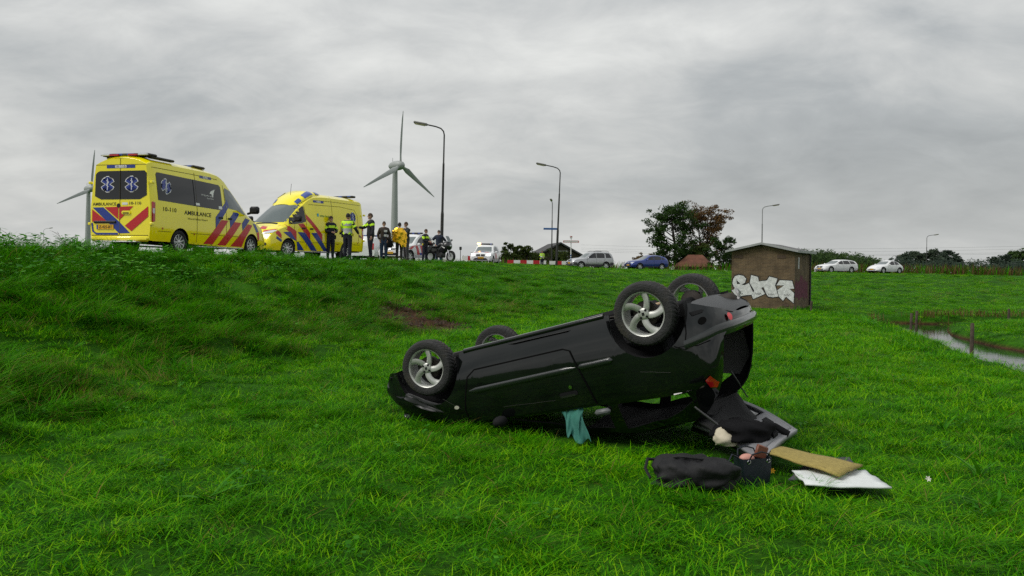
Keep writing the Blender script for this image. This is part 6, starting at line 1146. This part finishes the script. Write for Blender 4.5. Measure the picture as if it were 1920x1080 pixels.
    def shell(nm, zr, m_, off, arm=False, xr=None):
        kk = MB(); mp_ = {}; N_ = [Vector() for _ in V]
        for f in F:
            a, b, c_ = V[f[0]], V[f[1]], V[f[2]]; nn = (b - a).cross(c_ - a)
            for i in f: N_[i] += nn
        sel = [f for f, (r_, bi, c) in zip(F, reg) if r_ == 'top' and zr[0] < c.z < zr[1] and (arm or abs(c.x) < .235) and (xr is None or xr[0] < c.x < xr[1]) and (arm is not True or True)]
        if not sel: return
        for f in sel: kk.add([V[i] + N_[i].normalized() * off for i in f], [tuple(range(len(f)))])
        bm_ = bmesh.new(); me_ = bpy.data.meshes.new(nm); me_.from_pydata(kk.v, [], kk.f); bm_.from_mesh(me_); bmesh.ops.remove_doubles(bm_, verts=bm_.verts[:], dist=.0005); bm_.to_mesh(me_); bm_.free(); me_.materials.append(m_); me_.shade_smooth(); oo = bpy.data.objects.new(nm, me_); COL.objects.link(oo); oo.parent = root; return oo
    if vest: shell('vest', (.96, 1.47), vest, .016); shell('reflective_band', (1.02, 1.07), SLV, .022); shell('reflective_band', (1.13, 1.19), SLV, .022); shell('reflective_band', (1.33, 1.37), SLV, .022); shell('sleeve_band', (1.24, 1.31), HIV, .012, True)
    for z0, z1, m_ in bands: shell('reflective_band', (z0, z1), m_, .010, True)
    if stripes:
        shell('shirt', (.98, 1.43), WSH, .006, False, (-.055, .075))
        for q in range(6): shell('shirt_stripe', (1.02 + .07 * q, 1.055 + .07 * q), JBK, .010, False, (-.055, .075))
    if belt and top is JBK:
        k = MB(); k.lathe([(.155, .96), (.162, .985), (.155, 1.01)], 16, 0, Matrix.Scale(.86, 4, (0, 1, 0)) @ Matrix.Scale(bulk, 4, (1, 0, 0))); k.build('duty_belt', SHO, root, 40); k = MB(); k.box((.17 * bulk, .02, .93), (.06, .09, .16), 0, None, .015); k.build('holster', SHO, root, 40); k = MB(); k.box((-.17 * bulk, .0, .95), (.05, .07, .10), 0, None, .01); k.build('radio_pouch', mat('taser_yellow', (.55, .45, .02), .6), root, 40)
    if skirt: k = MB(); k.lathe([(.17, .84), (.175, .95), (.16, 1.05)], 16, 0, Matrix.Scale(.8, 4, (0, 1, 0)) @ Matrix.Scale(bulk, 4, (1, 0, 0))); k.build('shirt_hem', skirt, root, 40)
    return root
PB = [(1.27, 1.345, HIV)]
person('police officer with short hair and neon chest band, leftmost beside the second ambulance', 619, 33.0, 1.80, R(35), JBK, TRN, ('front', 'front'), HBR, None, PB)
person('person in grey trousers mostly hidden behind the officer in neon vest', 634, 33.9, 1.76, R(-20), DGR, GRT, ('down', 'front'), HDK, None, (), None, .06)
person('officer in bright neon safety vest seen from behind', 651, 32.3, 1.86, R(170), JBK, TRN, ('out', 'front'), HDK, HIV, (), None, .03)
person('tall dark-clad police officer with neon band, between ambulance and turbine', 694, 33.0, 1.88, R(-62), JBK, TRN, ('reach', 'down'), HBR, None, PB, None, .05, 1.3)
person('person in brown jacket over striped shirt and blue jeans', 719, 36.4, 1.78, R(10), JBN, JNS, ('pocket', 'pocket'), HBR, None, (), None, .05, 1.28, stripes=True)
p5 = person('person wrapped in gold foil blanket, white shirt hem and black trousers', 748, 36.6, 1.74, R(175), JBK, SHO, ('front', 'front'), HDK, None, (), WSH, 0., 1.15, belt=False)
person('person in dark jacket standing close behind the gold foil blanket', 761, 37.5, 1.82, R(-50), DGR, GRT, ('down', 'reach'), HBR)
person('police officer looking down at a notebook near the lamp post', 796, 43.0, 1.78, R(62), JBK, TRN, ('front', 'front'), HBR, None, PB, None, .04, 1.22, lean=.04)
person('person in navy jacket with hands on hips behind the motorcycle', 822, 44.6, 1.80, R(5), NJK, JNS, ('hips', 'hips'), HBR, None, (), None, .05)
person('distant person in neon vest standing at the red-white barrier', 1016, 78.0, 1.72, R(20), JBK, TRN, ('front', 'down'), HBR, HIV)
# notebook in the officer's hands
k = MB(); n_ = children(None) if False else None
ox = (796 - 960) / FPX * 43.0; k.box((.13, -.30, 1.15), (.02, .16, .12), 0, Matrix.Rotation(R(40), 3, 'X')); o = k.build('notebook', WHT, None, 0, (ox + .08, 43.0, hz(ox, 43.0)), R(62)); tag(o, 'small white notebook held by the officer near the lamp post', 'notebook')
# foil blanket: gold outside, silver flap blowing to the left
fx, fy = p5.location.x, p5.location.y; fz = p5.location.z; r = random.Random(5); k = MB(); rows = []
for i in range(13):
    z = 1.50 - .72 * i / 12; row = []
    for j in range(19):
        a = R(-115 + 255 * j / 18); rr = (.16 + .16 * min(1, i / 3)) * (1 + .10 * math.sin(j * 1.9 + i * .7)) + r.uniform(-.012, .012); cut_ = max(0, (j - 9) / 9) * .18 * (i / 12); row.append((rr * math.sin(a), -rr * .72 * math.cos(a), z - (.16 if j > 9 else -.10) * (i / 12) * (1 if j > 9 else abs(j - 9) / 9) + r.uniform(-.01, .01)))
    rows.append(row)
k.loft(rows, 0, False, False); fb = k.build('foil_blanket', GLD_F, None, 25, (fx, fy, fz), R(0)); tag(fb, 'crumpled gold foil rescue blanket around the shoulders of a person', 'blanket'); k = MB(); rows = []
for i in range(8): rows.append([(-.24 - .42 * j / 8 + .03 * r.uniform(-1, 1), -.1 + .05 * math.sin(j * 2 + i), 1.12 - .52 * i / 7 * (1 - .35 * j / 8) + .05 * math.sin(j * 1.3) + .03 * r.uniform(-1, 1) - .08 * j / 8) for j in range(9)])
k.loft(rows, 0, False, False); k.build('silver_flap', SLF, fb, 20)
# dark jacket carried by the person in jeans
jx = (730 - 960) / FPX * 36.2; o = blob('carried_jacket', (jx, 36.2, hz(jx, 36.2) + .72), (.11, .08, .27), CLB, 61, .2, 0, 20, 14, 2.2); tag(o, 'dark jacket hanging from the hand of the person in jeans', 'jacket')
# ---------------------------------------------------------------- motorcycle
mx, my = (826 - 960) / FPX * 43.2, 43.2; mo = empty('motorcycle', (mx, my, hz(mx, my) + .02), R(52)); tag(mo, 'black touring motorcycle parked behind the lamp post', 'motorcycle'); MBK = mat('motorcycle_black', (.012, .013, .014), .3, coat=.5)
# front towards local -Y
for y_, r_ in ((-.74, .31), (.74, .31)):
    k = MB(); T = Matrix.Translation((0, y_, r_)) @ Matrix.Rotation(R(90), 4, 'Y'); k.lathe([(.20, .05), (r_ * .9, .065), (r_, .03), (r_, -.03), (r_ * .9, -.065), (.20, -.05)], 24, 0, T); w_ = k.build('wheel', RUB, mo, 40); k = MB(); k.lathe([(.20, .04), (.03, .03), (.001, .03)], 16, 0, T); k.lathe([(.20, -.04), (.03, -.03), (.001, -.03)], 16, 0, T); k.build('rim', ALU, w_, 40)
k = MB()
for sx in (-.09, .09): k.tube([(sx, -.74, .31), (sx, -.60, .62), (sx, -.46, 1.0)], [.03, .028, .026], 8)
k.build('front_fork', CHR, mo, 40)
k = MB(); k.loft([[(hw * math.cos(a), y, z + hh * math.sin(a)) for a in [q * 2 * math.pi / 12 for q in range(12)]] for y, z, hw, hh in ((-.72, .86, .10, .10), (-.62, .88, .24, .24), (-.42, .86, .28, .28), (-.2, .72, .24, .30), (.0, .6, .2, .26))]); k.build('fairing', MBK, mo, 50)
k = MB(); k.loft([[(hw * math.cos(a), y, z + hh * math.sin(a)) for a in [q * 2 * math.pi / 12 for q in range(12)]] for y, z, hw, hh in ((-.35, .92, .14, .08), (-.2, .95, .19, .13), (.05, .90, .17, .12), (.15, .84, .13, .08))]); k.build('tank', MBK, mo, 50)
k = MB(); k.box((0, .45, .82), (.30, .72, .12), 0, None, .05); k.build('seat', SHO, mo, 40); k = MB(); k.box((0, .0, .42), (.36, .5, .36), 0, None, .06); k.build('engine', mat('engine_grey', (.06, .06, .06), .5, metal=.6), mo, 40)
k = MB(); k.add([(-.16, -.66, 1.08), (.16, -.66, 1.08), (.12, -.44, 1.40), (-.12, -.44, 1.40)], [(0, 1, 2, 3)]); k.build('windshield', GLS, mo, 40)
k = MB(); k.tube([(-.40, -.28, 1.06), (-.22, -.42, 1.04), (.22, -.42, 1.04), (.40, -.28, 1.06)], .016, 6); k.build('handlebar', SHO, mo, 40)
for sx in (-1, 1):
    k = MB(); k.ball((sx * .36, -.46, 1.2), (.07, .03, .045), 0, 10, 6); k.tube([(sx * .28, -.4, 1.06), (sx * .35, -.45, 1.18)], .008, 5); k.build('mirror', SHO, mo, 40); k = MB(); k.box((sx * .30, .68, .66), (.2, .5, .38), 0, None, .06); k.build('pannier', MBK, mo, 40)
k = MB(); k.box((0, .88, 1.04), (.5, .4, .30), 0, None, .08); k.build('top_case', MBK, mo, 40); k = MB(); k.ball((0, -.70, .88), (.10, .04, .06), 0, 12, 8); k.build('headlight', LMP, mo, 40)
for sx in (-1, 1): k = MB(); k.box((sx * .262, -.42, .80), (.012, .22, .05), 0, Matrix.Rotation(R(25), 3, 'X')); k.build('white_stripe', WHT, mo, 0)
rx, ry = (838 - 960) / FPX * 43.6, 43.6; o = blob('red_jacket', (rx, ry, hz(rx, ry) + .98), (.22, .18, .17), RDJ, 64, .2, 0, 24, 14, 2.3); tag(o, 'bright red jacket draped over the motorcycle seat', 'jacket')
# ---------------------------------------------------------------- small details: dry stalks on the crest
r = random.Random(17); STK = mat('dry_stalk', (.075, .06, .045), .9)
for i, (px, lab) in enumerate(((22, 'dead stalk leaning left at the far left crest'), (52, 'dead branching stalk on the crest left of the faint lamp'), (92, 'bent dry stalk on the crest right of the faint lamp'), (118, 'bushy dead stalk bent over the crest weeds'), (150, 'thin dead stalk near the ambulance rear corner'))):
    Y = 17.0 + i * .6; x = (px - 960) / FPX * Y; k = MB(); z = hz(x, Y); h = r.uniform(.35, .55)
    k.tube([(0, 0, 0), (-.03, 0, h * .6), (-.14, 0, h)], [.008, .006, .003], 5)
    for j in range(5): t = r.uniform(.4, .95); p = Vector((-.14 * t * t, 0, h * t)); k.tube([p, p + Vector((r.uniform(-.22, .1), r.uniform(-.1, .1), r.uniform(.0, .12)))], [.004, .002], 4)
    o = k.build('dead_stalk', STK, None, 50, (x, Y, z)); tag(o, lab, 'dead plant', 'dead stalks on the crest')

# clods of torn soil on the bank
mb = MB(); r = random.Random(29)
for i in range(260):
    a, q = r.uniform(0, 6.28), math.sqrt(r.random()) * 1.15; x, y = -2.35 + 1.15 * q * math.cos(a), 21.0 + 1.7 * q * math.sin(a); s_ = r.uniform(.02, .075); c = Vector((x, y, hz0(x, y) + s_ * .3)); V_ = [c + Vector((s_ * math.cos(k) * r.uniform(.6, 1.3), s_ * math.sin(k) * r.uniform(.6, 1.3), -s_ * .5)) for k in (0, 1.26, 2.51, 3.77, 5.03)] + [c + Vector((s_ * .4 * r.uniform(-1, 1), s_ * .4 * r.uniform(-1, 1), s_ * r.uniform(.4, .9)))]
    mb.add(V_, [(k, (k + 1) % 5, 5) for k in range(5)])
tag(mb.build('soil_clods', mat('soil_clod', (.045, .024, .013), .95, noise=(6., .5)), None, 0), 'brown clods of torn soil on the bank behind the car', 'soil', kind='stuff')
